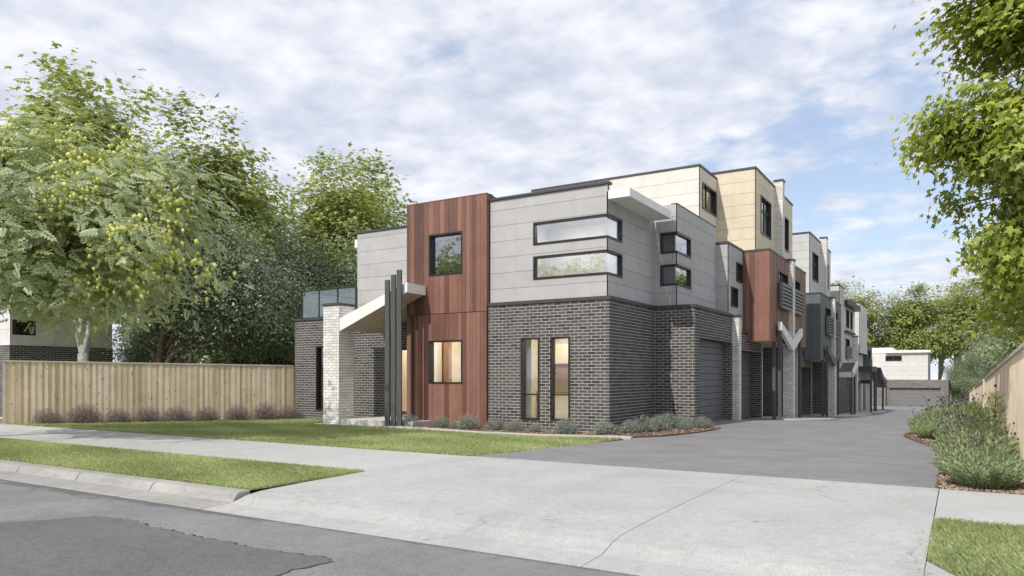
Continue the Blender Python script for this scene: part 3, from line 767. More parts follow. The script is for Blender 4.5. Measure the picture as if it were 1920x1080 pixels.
# pale concrete edge strip between lawn and front bed
mb = MB(); es = [(-14.95, 16.98), (-13.6, 16.97), (-11.2, 16.57), (-9.2, 16.63), (-7.6, 17.1), (-7.02, 17.26)]
for (x0, y0), (x1, y1) in zip(es, es[1:]):
    k = len(mb.v); w_ = 0.14
    for x, y in ((x0, y0), (x1, y1)):
        mb.v += [(x, y-w_, -.2), (x, y-.02, -.2), (x, y-.02, -0.035), (x, y-w_, -0.035)]
    mb.f += [(k, k+4, k+5, k+1), (k+1, k+5, k+6, k+2), (k+2, k+6, k+7, k+3), (k+3, k+7, k+4, k)]; mb.m += [0]*4
    if (x0, y0) == es[0]: mb.f.append((k, k+1, k+2, k+3)); mb.m.append(0)
    if (x1, y1) == es[-1]: mb.f.append((k+7, k+6, k+5, k+4)); mb.m.append(0)
o = mb.build('concrete_edging', MT['porch']); recalc(o); tag(o, 'thin pale concrete edge strip between lawn and shrub bed', 'edging')

# ------------------------------------------------------------------ front townhouse
A = empty('townhouse', 'front corner townhouse with red timber tower and dark brick base', 'townhouse', 'townhouses along the driveway')
ZG = 3.54
w1 = (-10.79, -10.17, 0.22, 2.5775); w2 = (-9.83, -9.20, 0.22, 2.5775)
lw = (-20.22, -19.30, 0.225, 2.5875); ew = (-16.35, -14.99, 0.225, 2.4125)
mo = 0.004
def cw(name, mat, parent, *args, **kw):
    m_ = MB(); core(m_, *args, **kw); return m_.build(name, mat, parent)
gd = (21.96, 25.62, -0.5, 2.665)
cw('brick_wall', MT['mortar'], A, 'W', 18.07+mo, -11.90, -8.02-mo, -0.3, ZG, [w1, w2])
cw('brick_wall', MT['mortar'], A, 'D', -8.02-mo, 18.28, 21.48, -0.3, ZG)
cw('brick_wall', MT['mortar'], A, 'W', 21.49+mo, -8.22, -6.76-mo, -0.3, ZG)
cw('brick_wall', MT['mortar'], A, 'D', -6.76-mo, 21.70, 25.62, -0.3, ZG, [gd], thick=0.30)
cw('brick_wall', MT['mortar'], A, 'W', 19.15+mo, -21.34, -14.97, -0.35, 3.55, [lw, ew])
MB().box(-21.34, -21.14, 19.36, 27, -0.35, 3.54).build('brick_wall', MT['brick'], A)
MB().box(-21.1, -12.0, 26.8, 27.0, -0.35, 3.5).build('back_wall', MT['brick'], A)
cw('brick_wall', MT['mortar'], A, 'W', 25.62+mo, -7.3, -6.76-mo, -0.3, 3.5)
fl = brick_list('W', 18.07, -11.93, -8.02, -0.3, ZG, [w1, w2])
dl_ = brick_list('D', -8.02, 18.07, 21.49, -0.3, ZG, shift=0.12) 
gw = brick_list('W', 21.49, -8.01, -6.76, -0.3, ZG)
gdw = brick_list('D', -6.76, 21.49, 25.62, -0.3, ZG, [gd], shift=0.12)
lwl = brick_list('W', 19.15, -21.34, -14.97, -0.35, 3.55, [lw, ew])
rev = brick_list('W', 25.62, -7.06, -6.76, -0.3, 2.62)
fl.sort(key=lambda b: -(b[2]) + 0.25*abs(b[4]-1.5))
vis = [b for b in fl if b[4] > -0.06]
bricks_single(vis[:300], MT['brick'], A)
bricks_joined('brickwork', vis[300:]+[b for b in fl if b[4] <= -0.06]+dl_+gw+gdw+lwl+rev, MT['brick'], A)
# floor/roof slabs keep the inside dark
mb = MB(); mb.box(-11.8, -8.3, 18.3, 26, 3.28, 3.42); mb.box(-8.3, -7.2, 21.8, 26, 3.28, 3.42); mb.box(-11.7, -8.3, 18.4, 26, 6.38, 6.46); mb.box(-8.2, -7.56, 21.8, 25.7, 6.38, 6.46)
mb.box(-21.1, -12.0, 19.4, 26.7, 3.30, 3.46); mb.box(-18.1, -12.0, 19.5, 26.7, 6.2, 6.35)
mb.build('floor_slab', MT['room2'], A)
# cap courses between brick and cladding
mb = MB()
mb.box(-11.93, -7.985, 18.035, 18.30, ZG, 3.635); mb.box(-8.25, -7.985, 18.30, 21.455, ZG, 3.635)
mb.box(-8.25, -6.725, 21.455, 21.75, ZG, 3.635); mb.box(-7.36, -6.725, 21.75, 25.60, ZG, 3.635)
mb.build('parapet_cap', MT['cap'], A)
MB().box(-21.37, -14.97, 19.115, 19.40, 3.55, 3.625).build('parapet_cap', MT['cap'], A)
# upper cladding
zj = [3.64, 4.04, 4.51, 4.97, 5.44, 5.90, 6.36, 6.67]
s1 = (-10.43, -8.10, 5.22, 5.87); s2 = (-10.43, -8.10, 4.23, 4.90)
sd1 = (18.15, 19.16, 5.22, 5.87); sd2 = (18.15, 19.16, 4.23, 4.90)
q1 = (-7.88, -7.33, 5.24, 5.88); q2 = (-7.88, -7.33, 4.25, 4.90)
qd1 = (21.58, 22.95, 5.24, 5.88); qd2 = (21.58, 22.95, 4.25, 4.90)
for args in (('W', 18.17+0.022, -11.9, -8.142, 3.635, 6.67, [s1, s2]), ('D', -8.12-0.022, 18.342, 21.60, 3.635, 6.46, [sd1, sd2]), ('W', 21.60+0.022, -8.29, -7.382, 3.635, 6.72, [q1, q2]),
             ('D', -7.36-0.022, 21.772, 25.78, 3.635, 6.72, [qd1, qd2]), ('W', 19.25+0.022, -18.24, -14.97, 3.60, 6.52, [])):
    cw('wall_lining', MT['joint'], A, *args, thick=0.15)
MB().box(-18.24, -18.09, 19.43, 26.5, 3.60, 6.52).build('wall_lining', MT['joint'], A)
panels(A, 'W', 18.17, [-11.9, -8.12], zj, [s1, s2], MT['panel'])
panels(A, 'D', -8.12, [18.17, 21.6], [z for z in zj if z < 6.3]+[6.46], [sd1, sd2], MT['panel'])
zj2 = zj[:-1]+[6.73]
panels(A, 'W', 21.60, [-8.12, -7.62, -7.36], zj2, [q1, q2], MT['panel'], stagger=True)
panels(A, 'D', -7.36, [21.60, 23.2, 25.78], zj2, [qd1, qd2], MT['panel'])
panels(A, 'W', 19.25, [-18.26, -14.97], [3.63, 4.03, 4.49, 4.95, 5.41, 5.87, 6.35, 6.53], [], MT['panel'])
panels(A, 'D', -18.26+0.0, [19.27, 26.4], [3.63, 6.53], [], MT['panel'])
mb = MB(); mb.box(-11.9, -8.06, 18.11, 18.36, 6.672, 6.735); mb.build('parapet_cap', MT['cap'], A)
mb = MB(); mb.box(-7.54, -7.345, 21.59, 25.78, 6.732, 6.755); mb.build('parapet_cap', MT['cap'], A)
mb = MB(); mb.box(-18.29, -14.97, 19.21, 19.45, 6.532, 6.60); mb.build('parapet_cap', MT['cap'], A)
o = MB().box(-8.07, -7.45, 18.10, 21.36, 6.235, 6.475).build('eave_slab', MT['white'], A); bevel(o, 0.008, 1)
o = MB().box(-18.75, -18.265, 19.62, 24, 6.13, 6.43).build('eave_slab', MT['white'], A); bevel(o, 0.008, 1)
# windows in brick and cladding
window(A, 'W', 18.07, *w1, fw=0.055, mz=(0.95,), depth=0.19, set_=0.11)
window(A, 'W', 18.07, *w2, fw=0.055, mz=(0.95,), depth=0.19, set_=0.11)
window(A, 'W', 19.15, *lw, fw=0.055, mz=(0.95,), depth=0.19, set_=0.11)
window(A, 'W', 19.15, *ew, fw=0.055, mu=(-15.9,), depth=0.19, set_=0.11)
for (a, b) in ((s1, sd1), (s2, sd2)):
    window(A, 'W', 18.17, a[0], -8.16, a[2], a[3], fw=0.06, sides='LTB', depth=0.14, set_=0.05, proud=0.02, glass=MT['skyglass'])
    o = window(A, 'D', -8.12, 18.17, b[1], b[2], b[3], fw=0.06, sides='RTB', depth=0.14, set_=0.05, proud=0.02, glass=MT['skyglass'])
for (a, b) in ((q1, qd1), (q2, qd2)):
    window(A, 'W', 21.60, a[0], -7.40, a[2], a[3], fw=0.06, sides='LTB', depth=0.14, set_=0.05, proud=0.02, glass=MT['glass2'])
    window(A, 'D', -7.36, 21.60, b[1], b[2], b[3], fw=0.06, sides='RTB', depth=0.14, set_=0.05, proud=0.02, glass=MT['glass2'])
# garage door of stacked panels, recessed
def garage_door(parent, axis, plane, u0, u1, z0, z1, n, mat):
    d = MB().box(*bx(axis, plane, u0, u1, z0, z1, 0.05, -0.022)).build('garage_door', MT['dark'], parent)
    h = (z1-z0)/n
    for i in range(n):
        p = MB().box(*bx(axis, plane, u0+0.002, u1-0.002, z0+i*h+0.006, z0+(i+1)*h-0.006, 0.02, 0)).build('door_panel', mat, d); bevel(p, 0.005, 1)
    return d
MB().box(-7.04, -6.765, 21.96, 25.60, 2.645, 2.664).build('steel_lintel', MT['cap'], A)
garage_door(A, 'D', -7.06, 21.98, 25.60, -0.16, 2.643, 13, MT['door'])
# slim white brick pier between the garages
def white_pier(parent, x0, x1, y0, y1, z0, z1, cap=True, course=0.075, single=None, capz=0.07):
    m_ = 0.004
    p = MB().box(x0+m_, x1-m_, y0+m_, y1-m_, z0, z1).build('brick_pier', MT['wmortar'], parent)
    l = brick_list('W', y0, x0, x1, z0, z1, course=course, mod=0.24, jt=0.012, shift=0.0)+brick_list('D', x1, y0+0.031, y1, z0, z1, course=course, mod=0.24, jt=0.012, shift=0.12)
    if single: bricks_single(l[:single], MT['wbrick'], p); l = l[single:]
    if l: bricks_joined('brickwork', l, MT['wbrick'], p)
    if cap: MB().box(x0-.02, x1+.03, y0-.03, y1+.03, z1, z1+capz).build('pier_cap', MT['cap'], p)
    return p
white_pier(A, -6.755, -6.53, 25.66, 26.0, -0.35, 3.52, capz=0.09)

# timber tower
T0, T1, TY = -14.96, -11.93, 18.0
tw1 = (-14.08, -12.80, 4.57, 5.86); tw2 = (-14.08, -12.80, 1.24, 2.57)
cw('wall_lining', MT['dark'], A, 'W', TY+0.03, T0+.03, T1-.03, -0.3, 6.87, [tw1, tw2], thick=0.099)
mb = MB()
mb.box(T0+.03, T0+.13, 18.13, 22, -0.3, 6.87); mb.box(T1-.13, T1-.03, 18.13, 22, -0.3, 6.87); mb.box(T0+.13, T1-.13, 21.9, 22, -0.3, 6.87)
mb.build('wall_lining', MT['dark'], A)
us_t = [-14.96, -14.86, -14.78, -14.65, -14.46, -14.27, -14.07, -13.90, -13.66, -13.47, -13.31, -12.98, -12.83, -12.67, -12.51, -12.44, -12.31, -12.15, -11.99, -11.93]
boards(A, 'W', TY, us_t, 3.405, 6.87, [tw1], MT['tower'])
us_b = [-14.96, -14.80, -14.70, -14.62, -14.53, -14.45, -14.36, -14.24, -14.10, -13.93, -13.72, -13.47, -13.31, -12.98, -12.83, -12.67, -12.51, -12.44, -12.31, -12.15, -11.99, -11.93]
pr = [0.0, 0.035, 0.0, 0.035, 0.0, 0.035, 0.0, 0.0]+[0]*14
boards(A, 'W', TY, us_b, -0.2, 3.385, [tw2], MT['tower'], prouds=pr)
boards(A, 'D', T1, [18.032, 18.14, 18.30, 18.5], 3.635, 6.87, [], MT['tower'])
boards(A, 'D', T1-0.0, [18.032, 18.068], -0.2, 3.53, [], MT['tower'])
mb = MB(); mb.box(T0-.01, T1+.012, TY-.012, 18.35, 6.872, 6.90); mb.build('parapet_cap', MT['tower'], A)
window(A, 'W', TY, *tw1, fw=0.05, depth=0.20, set_=0.13, glass=MT['skyglass'])
window(A, 'W', TY, *tw2, fw=0.05, depth=0.20, set_=0.13)
# rooms behind the glass
def room(parent, x0, x1, y0, y1, z0, z1, mat, lamp=True, lw_=1.2):
    mb = MB(); t = 0.03
    mb.box(x0, x1, y1-t, y1, z0, z1); mb.box(x0, x0+t, y0, y1-t, z0, z1); mb.box(x1-t, x1, y0, y1-t, z0, z1) if mat is not MT['room2'] else None
    mb.box(x0+t, x1-t, y0, y1-t, z0, z0+t); mb.box(x0+t, x1-t, y0, y1-t, z1-t, z1)
    mb.build('room_lining', mat, parent)
    if lamp:
        cx_, cy_ = (x0+x1)/2, (y0+y1)/2+0.2
        MB().box(cx_-lw_/2, cx_+lw_/2, cy_-0.2, cy_+0.2, z1-t-0.04, z1-t-0.005).build('ceiling_light', MT['lamp'], parent)
def curtain(parent, x0, x1, y, z0, z1, n=9, amp=0.04):
    V = []; F = []; m = n*4
    for i in range(m+1):
        x = x0+(x1-x0)*i/m; yy = y+amp*math.sin(2*math.pi*i/4)
        V += [(x, yy, z0), (x, yy, z1)]
    for i in range(m): F.append((2*i, 2*i+2, 2*i+3, 2*i+1))
    me = bpy.data.meshes.new('curtain'); me.from_pydata(V, [], F); me.materials.append(MT['curtain'])
    me.polygons.foreach_set('use_smooth', [True]*len(F))
    o = bpy.data.objects.new('curtain', me); COL.objects.link(o); o.parent = parent
room(A, -11.75, -8.3, 18.32, 21.2, 0.0, 3.2, MT['room'])
curtain(A, -10.93, -10.68, 18.5, 0.1, 3.0, 5)
o = MB().box(-11.65, -10.2, 20.6, 21.1, 0.05, 0.92).build('kitchen_cabinet', MT['curtain'], A)
o = MB().box(-11.68, -10.15, 20.55, 21.1, 0.925, 0.975).build('benchtop', MT['cabinet'], A)
o = MB().box(-11.68, -10.3, 20.8, 21.12, 1.52, 1.86).build('cupboard', MT['cabinet'], A)
o = MB().box(-11.68, -10.3, 20.72, 21.12, 1.875, 2.5).build('cupboard', MT['room'], A)
room(A, T0+.15, T1-.15, 18.22, 21.0, 0.0, 3.2, MT['room'])
o = MB().box(-14.775, -14.72, 18.75, 19.25, 0.05, 3.1).build('wall_panel', MT['curtain'], A)
o = MB().box(-14.775, -14.70, 19.6, 20.05, 0.05, 2.9).build('wall_panel', MT['cabinet'], A)
room(A, T0+.15, T1-.15, 18.22, 21.0, 3.45, 6.4, MT['room2'])  # ceiling light here is added to brighten the room behind the upper tower pane
curtain(A, -13.15, -12.75, 18.45, 3.6, 6.2, 7)
room(A, -11.7, -8.32, 18.40, 21.35, 3.45, 6.35, MT['room2'], lamp=True, lw_=1.6)
room(A, -16.8, -15.0, 19.40, 22.0, -0.05, 3.2, MT['room'])
room(A, -20.9, -18.6, 19.40, 22.0, -0.05, 3.2, MT['room'], lamp=False)
room(A, -8.1, -7.5, 21.8, 24.5, 3.7, 6.3, MT['room2'], lamp=False)

# entry: white brick pier, canopy, posts, porch
white_pier(A, -17.67, -16.97, 17.05, 17.72, -0.3, 3.745, course=0.0875, single=290, capz=0.085)
x0, x1 = -16.965, -14.17
zt = lambda x: 3.33+(x-x0)/(x1-x0)*(4.30-3.33)
zb = lambda x: 2.92+(x-x0)/(x1-x0)*(4.01-2.92)
can = empty('canopy', 'sloping white entry canopy with pale timber soffit', 'canopy'); can.parent = A; del can['category']; del can['label']
mb = MB()
mb.prism([(x0, zb(x0)), (x1, zb(x1)), (x1, zt(x1)), (x0, zt(x0))], 'Y', 17.07, 17.12)          # front fascia
mb.prism([(17.122, zb(x1-.05)), (17.122, zt(x1-.05)), (17.96, zt(x1-.05)), (17.96, zb(x1-.05))], 'X', x1-0.05, x1)
recalc(mb.build('fascia', MT['white'], can))
mb = MB()
xs_ = -14.97
mb.prism([(x0, zb(x0)+.10), (x1-.052, zb(x1-.05)+.10), (x1-.052, zt(x1-.05)-.02), (x0, zt(x0)-.02)], 'Y', 17.122, 17.965)
mb.prism([(x0, zb(x0)+.10), (xs_, zb(xs_)+.10), (xs_, zt(xs_)-.02), (x0, zt(x0)-.02)], 'Y', 17.966, 19.13)
recalc(mb.build('canopy_roof', MT['white'], can))
yb = list(np.arange(17.122, 19.13, 0.143))
for a, b in zip(yb, yb[1:]):
    xe = (x1-.053) if b < 17.965 else xs_
    if a < 17.965 < b: b = 17.963; xe = x1-.053
    mb = MB(); mb.prism([(x0+.002, zb(x0)+.012), (xe, zb(xe)+.012), (xe, zb(xe)+.095), (x0+.002, zb(x0)+.095)], 'Y', a+.003, b-.003)
    recalc(mb.build('soffit_board', MT['soffit'], can))
for xa, xb, zt_ in ((-14.94, -14.765, 4.40), (-14.70, -14.525, 4.54), (-14.475, -14.295, 4.675)):
    o = MB().box(xa, xb, 16.93, 16.99, -0.2, zt_).build('post', MT['post'], A); bevel(o, 0.006, 1)
o = MB().box(-16.968, -14.0, 17.12, 19.14, -0.25, 0.10).build('porch_slab', MT['porch'], A); bevel(o, 0.01, 1)
o = MB().box(-17.85, -14.97, 16.84, 17.115, -0.25, -0.06).build('porch_slab', MT['porch'], A)
# balcony balustrade
bal = MB()
bp = [-20.99, -20.11, -19.17, -18.285]
for x in bp: bal.box(x-.02, x+.02, 19.18, 19.22, 3.625, 4.62)
bal.box(-21.01, -18.265, 19.175, 19.225, 4.62, 4.65)
bal.box(-21.01, -20.97, 19.225, 23, 4.62, 4.65); bal.box(-21.01, -20.97, 22.9, 22.94, 3.5, 4.62)
bo = bal.build('balustrade', MT['frame'], A)
for a, b in zip(bp, bp[1:]): MB().box(a+.025, b-.025, 19.195, 19.207, 3.66, 4.615).build('glass_panel', MT['balglass'], bo)
MB().box(-20.996, -20.984, 19.24, 22.88, 3.66, 4.615).build('glass_panel', MT['balglass'], bo)

# ------------------------------------------------------------------ repeated three-storey townhouses (boxed middle floor)
def unit(dy, dz, label, boxmat, thirdmat, frontmat, vmat, podcol, full=True):
    R_ = empty('townhouse', label, 'townhouse', 'townhouses along the driveway')
    Y = lambda y: y+dy
    Z = lambda z: z+dz
    gz = lambda y: drive_z(y+dy)-0.15
    # ground floor brick: garage wall, far reveal, entry cross wall
    g_in = -7.2
    mb = MB()
    gh = (Y(26.0), Y(30.1), Z(-2), Z(2.4375))
    core(mb, 'D', -6.76-mo, Y(25.99), Y(30.1), gz(30), Z(3.05), [gh], thick=0.2)
    core(mb, 'W', Y(30.1)+mo, -7.8, -6.76-mo, gz(31), Z(2.78), thick=0.2)
    core(mb, 'W', Y(34.9)+mo, -9.2, -6.36, gz(35), Z(2.78), thick=0.2)
    mb.box(-9.4, -9.2, Y(30.4), Y(35.2), gz(35), Z(2.78))
    mb.build('brick_wall', MT['mortar'], R_)
    bl = brick_list('D', -6.76, Y(25.99), Y(30.1), Z(0.0), Z(3.05), [gh], shift=.12)
    bl += brick_list('W', Y(30.1), -7.2, -6.76, gz(31)+.05, Z(2.78))
    bl += brick_list('W', Y(34.9), -9.2, -6.36, gz(35)+.05, Z(2.78))
    bricks_joined('brickwork', bl, MT['brick'], R_)
    MB().box(-7.0, -6.73, Y(25.99), Y(27.79), Z(3.05), Z(3.14)).build('parapet_cap', MT['cap'], R_)
    garage_door(R_, 'D', -7.2, Y(26.0), Y(30.08), gz(30), Z(2.43), 12, MT['door'])
    white_pier(R_, -6.355, -6.2, Y(34.9), Y(35.3), gz(35), Z(2.78), cap=False)
    # glazed entry door in the recess
    d = MB().box(-9.15, -9.10, Y(31.2), Y(32.2), gz(32), Z(2.3)).build('front_door', MT['frame'], R_)
    MB().box(-9.099, -9.06, Y(31.3), Y(32.1), gz(32)+.2, Z(2.2)).build('door_leaf', MT['door'], d)
    # middle-floor link piece
    zl = [Z(z) for z in (3.14, 3.6, 4.12, 4.64, 5.16, 5.68, 6.13)]
    h1 = (Y(26.86), Y(27.64), Z(4.93), Z(5.62)); h2 = (Y(26.17), Y(27.0), Z(3.97), Z(4.66))
    mb = MB(); core(mb, 'W', Y(25.8)+.022, -7.55, -6.952, Z(3.14), Z(6.13), thick=.15)
    core(mb, 'D', -6.93-.022, Y(25.972), Y(27.8), Z(3.14), Z(6.13), [h1, h2], thick=.15)
    mb.box(-9.4, -7.2, Y(26), Y(27.8), Z(5.9), Z(6.05))
    mb.build('wall_lining', MT['joint'], R_)
    panels(R_, 'W', Y(25.8), [-7.55, -6.93], zl, [], frontmat)
    panels(R_, 'D', -6.93, [Y(25.8), Y(27.79)], zl, [h1, h2], frontmat)
    MB().box(-7.5, -6.90, Y(25.77), Y(27.79), Z(6.132), Z(6.20)).build('parapet_cap', MT['cap'], R_)
    for h in (h1, h2):
        window(R_, 'D', -6.93, *h, fw=0.06, depth=0.14, set_=0.05, proud=0.04, mu=(h[0]+0.4,))
    # boxed middle floor
    B = -5.96; y0, y1 = Y(27.8), Y(35.16); z0, z1 = Z(2.79), Z(6.10)
    b1 = (Y(29.33), Y(31.10), Z(4.25), Z(5.58)); b2 = (Y(31.75), Y(33.72), Z(4.25), Z(5.58))
    mb = MB(); core(mb, 'W', y0+.03, -9.4, B-.03, z0, z1, thick=.12); core(mb, 'D', B-.03, y0+.15, y1-.15, z0, z1, [b1, b2], thick=.12)
    core(mb, 'W', y1-.15, -9.4, B-.03, z0, z1, thick=.12)
    mb.box(-9.4, B-.15, y0+.15, y1-.15, z1-.12, z1-.02)
    mb.build('wall_lining', MT['dark'], R_)
    rr = random.Random(5+int(dy)); us = [-7.0]
    while us[-1] < B-.12: us.append(us[-1]+rr.choice((.11, .14, .18)))
    us[-1] = B
    boards(R_, 'W', y0, us, z0-.01, z1, [], boxmat, gap=.004)
    us = [y0+.032]
    while us[-1] < y1-.2: us.append(us[-1]+rr.choice((.14, .2, .28)))
    us[-1] = y1
    boards(R_, 'D', B, us, z0-.01, z1, [b1, b2], boxmat, gap=.005)
    MB().box(-9.4, B-.04, y0+.04, y1-.04, z0-.005, z0+.07).build('soffit', MT['soffit'], R_)
    MB().box(-9.4, B+.02, y0-.02, y1+.02, z1+.002, z1+.075).build('parapet_cap', MT['cap'], R_)
    for b in (b1, b2):
        window(R_, 'D', B, *b, fw=0.06, depth=0.16, set_=0.09, proud=0.02, mu=((b[0]+b[1])/2,))
        lv = MB(); a_, c_ = b[0]-.06, b[1]+.06; zlo, zhi = Z(4.13), Z(5.06)
        for yy in (a_, c_-.05): lv.box(B+.05, B+.17, yy, yy+.05, zlo, zhi)
        lv.box(B+.055, B+.165, a_+.04, c_-.04, zlo-.035, zlo-.004); lv.box(B+.055, B+.165, a_+.04, c_-.04, zhi+.004, zhi+.03)
        lo = lv.build('louvre_screen', MT['slat'], R_)
        n_ = 7
        for i in range(n_):
            zz_ = zlo+(zhi-zlo-.09)*i/(n_-1)
            MB().box(B+.06, B+.16, a_+.052, c_-.052, zz_, zz_+.085).build('slat', MT['slat'], lo)
    mb = MB(); mb.box(-7.6, -6.9, Y(29), Y(34.5), Z(4.0), Z(6.0)); mb.build('room_lining', MT['room2'], R_)
    # top floor
    X3 = -6.5; y0, y1 = Y(27.96), Y(34.98); z0, z1 = Z(6.175), Z(9.22)
    t1 = (Y(28.77), Y(30.5), Z(6.95), Z(8.42)); t2 = (Y(32.4), Y(34.05), Z(6.95), Z(8.42))
    mb = MB(); core(mb, 'W', y0+.022, -13, X3-.022, z0, z1, thick=.15); core(mb, 'D', X3-.022, y0+.172, y1-.152, z0, z1, [t1, t2], thick=.15)
    core(mb, 'W', y1-.15, -13, X3-.022, z0, z1, thick=.15); mb.box(-13, X3-.2, y0+.2, y1-.2, z1-.25, z1-.12)
    mb.build('wall_lining', MT['joint'], R_)
    z3 = list(np.linspace(z0, z1, 8))
    panels(R_, 'W', y0, [-13, -9.6, X3], z3, [], thirdmat)
    panels(R_, 'D', X3, [y0, Y(31.3), y1], z3, [t1, t2], thirdmat)
    MB().box(-13, X3+.03, y0-.03, y1+.03, z1+.002, z1+.08).build('parapet_cap', MT['cap'], R_)
    for t in (t1, t2): window(R_, 'D', X3, *t, fw=0.06, depth=0.15, set_=0.08, proud=0.03, mz=(t[2]+.95,), mu=((t[0]+t[1])/2,))
    mb = MB(); mb.box(-8.1, -7.3, Y(28.4), Y(34.6), Z(6.4), Z(9.0)); mb.build('room_lining', MT['room2'], R_)
    # white brick piers, lower and upper
    white_pier(R_, -6.17, -5.77, Y(31.23), Y(31.62), gz(31.3), Z(6.17), capz=.08)
    white_pier(R_, X3-.02, -6.18, Y(31.23), Y(31.62), Z(6.185), Z(9.46), capz=.08)
    # raised V-shaped fascia on posts
    v = MB(); pts = [(Y(28.80), Z(3.53)), (Y(28.80), Z(3.22)), (Y(31.06), Z(2.52)), (Y(31.30), Z(2.52)), (Y(33.15), Z(3.20)), (Y(33.15), Z(3.52)), (Y(31.20), Z(2.90))]
    v.prism(pts, 'X', -5.865, -5.735); recalc(v.build('v_fascia', vmat, R_))
    for x, yy in ((-6.02, 28.86), (-5.84, 28.98), (-5.84, 33.0)):
        o = MB().box(x-.055, x+.055, Y(yy)-.055, Y(yy)+.055, gz(yy), Z(3.2)).build('post', MT['post'], R_)
    # rounded concrete pad
    pts = [(-9.1, Y(30.4))]
    for i in range(15):
        t = math.pi/2*i/14; pts.append((-6.0+1.62*math.sin(t)**0.8, Y(33.4)-4.2*math.cos(t)**0.9))
    pts += [(-5.5, Y(34.7)), (-9.1, Y(34.7))]
    mb = MB(); n_ = len(pts)
    for x, y in pts: mb.v.append((x, y, drive_z(y)-.2))
    for x, y in pts: mb.v.append((x, y, drive_z(y)+.05))
    mb.f = [tuple(range(n_)), tuple(range(2*n_-1, n_-1, -1))]+[(i, n_+i, n_+(i+1) % n_, (i+1) % n_) for i in range(n_)]; mb.m = [0]*len(mb.f)
    recalc(mb.build('entry_pad', MT['porch'], R_))
    return R_
u2 = unit(0, 0, 'second townhouse with brown timber box floor and yellow cream top storey', MT['brownbox'], MT['yellow'], MT['panel'], MT['white'], None)
# cream upper storey at the party line of the second townhouse
cw = (26.1, 27.85, 7.30, 8.43)
cwd = (26.12, 27.86, 7.55, 8.50)
mb = MB(); core(mb, 'W', 25.8+.022, -14.87, -7.972, 6.2, 9.0, thick=.15); core(mb, 'D', -7.95-.022, 25.972, 27.95, 6.2, 9.0, [cwd], thick=.15)
mb.box(-14.85, -8.15, 26.0, 34, 8.75, 8.86); mb.box(-14.87, -14.72, 25.97, 34, 6.2, 9.0)
mb.build('wall_lining', MT['joint'], u2)
z3 = [6.2, 6.66, 7.13, 7.60, 8.07, 8.54, 9.0]
panels(u2, 'W', 25.8, [-14.87, -11.4, -7.95], z3, [], MT['cream'])
panels(u2, 'D', -7.95, [25.8, 27.95], z3, [cwd], MT['cream'])
mb = MB(); mb.box(-14.9, -7.92, 25.77, 26.0, 9.002, 9.075); mb.box(-8.15, -7.92, 26.0, 27.95, 9.002, 9.075); mb.build('parapet_cap', MT['cap'], u2)
window(u2, 'D', -7.95, *cwd, fw=0.06, depth=0.15, set_=0.08, proud=0.03, mu=(26.8,))
MB().box(-9.2, -8.6, 26.0, 27.95, 6.5, 8.7).build('room_lining', MT['room'], u2)
u3 = unit(11.5, -0.48, 'third townhouse with charcoal box floor and pale grey top storey', MT['greybox'], MT['pale'], MT['pale'], MT['greybox'], None)

# ------------------------------------------------------------------ fourth and fifth townhouses (paler, lower)
u4 = empty('townhouse', 'fourth townhouse, pale grey, with white edged dark porch roof', 'townhouse', 'townhouses along the driveway')
def vol(parent, x0, x1, y0, y1, z0, z1, mat, hD=(), ujD=None, zj=None, cap=True, hW=(), ujW=None, name='wall'):
    mb = MB(); core(mb, 'W', y0+.022, x0, x1-.022, z0, z1, hW, thick=.15); core(mb, 'D', x1-.022, y0+.172, y1-.15, z0, z1, hD, thick=.15)
    core(mb, 'W', y1-.15, x0, x1-.022, z0, z1, thick=.15); mb.box(x0, x1-.2, y0+.2, y1-.2, z1-.25, z1-.1); mb.box(x0, x0+.15, y0+.18, y1-.16, z0, z1)
    mb.build('wall_lining', MT['joint'], parent)
    zj = zj or list(np.linspace(z0, z1, max(2, int((z1-z0)/.55)+1)))
    panels(parent, 'W', y0, ujW or [x0, x1], zj, hW, mat); panels(parent, 'D', x1, ujD or [y0, y1], zj, hD, mat)
    if cap: MB().box(x0, x1+.03, y0-.03, y1+.03, z1+.002, z1+.07).build('parapet_cap', MT['cap'], parent)
vol(u4, -12, -6.3, 48.66, 50.84, 1.9, 7.05, MT['pale'])
hw1 = (51.85, 53.25, 4.65, 5.86); hw2 = (54.0, 55.0, 4.65, 5.86); hw3 = (51.5, 53.6, 2.75, 3.95)
vol(u4, -12, -6.32, 50.86, 56.4, 1.9, 6.0, MT['pale2'], hD=[hw1, hw2, hw3], cap=False)
for h in (hw1, hw2, hw3): window(u4, 'D', -6.32, *h, fw=.07, depth=.15, set_=.08, proud=.03)
MB().box(-12, -5.95, 50.86, 56.45, 6.01, 6.36).build('eave_slab', MT['cap'], u4)
MB().box(-6.31, -6.1, 50.9, 55.0, 4.30, 4.42).build('window_hood', MT['cap'], u4)
def louvre(parent, X, a, b, zlo, zhi, n=8):
    lv = MB(); lv.box(X+.04, X+.14, a-.05, a, zlo, zhi); lv.box(X+.04, X+.14, b, b+.05, zlo, zhi); lv.box(X+.045, X+.135, a-.01, b+.01, zlo-.035, zlo-.004); lv.box(X+.045, X+.135, a-.01, b+.01, zhi+.004, zhi+.03); lo = lv.build('louvre_screen', MT['slat'], parent)
    for i in range(n):
        z = zlo+(zhi-zlo-.07)*i/(n-1); MB().box(X+.05, X+.13, a+.002, b-.002, z, z+.07).build('slat', MT['slat'], lo)
louvre(u4, -6.32, 51.5, 53.6, 2.65, 3.4)
white_pier(u4, -6.31, -6.0, 55.0, 55.5, -1.4, 4.2, course=.086)
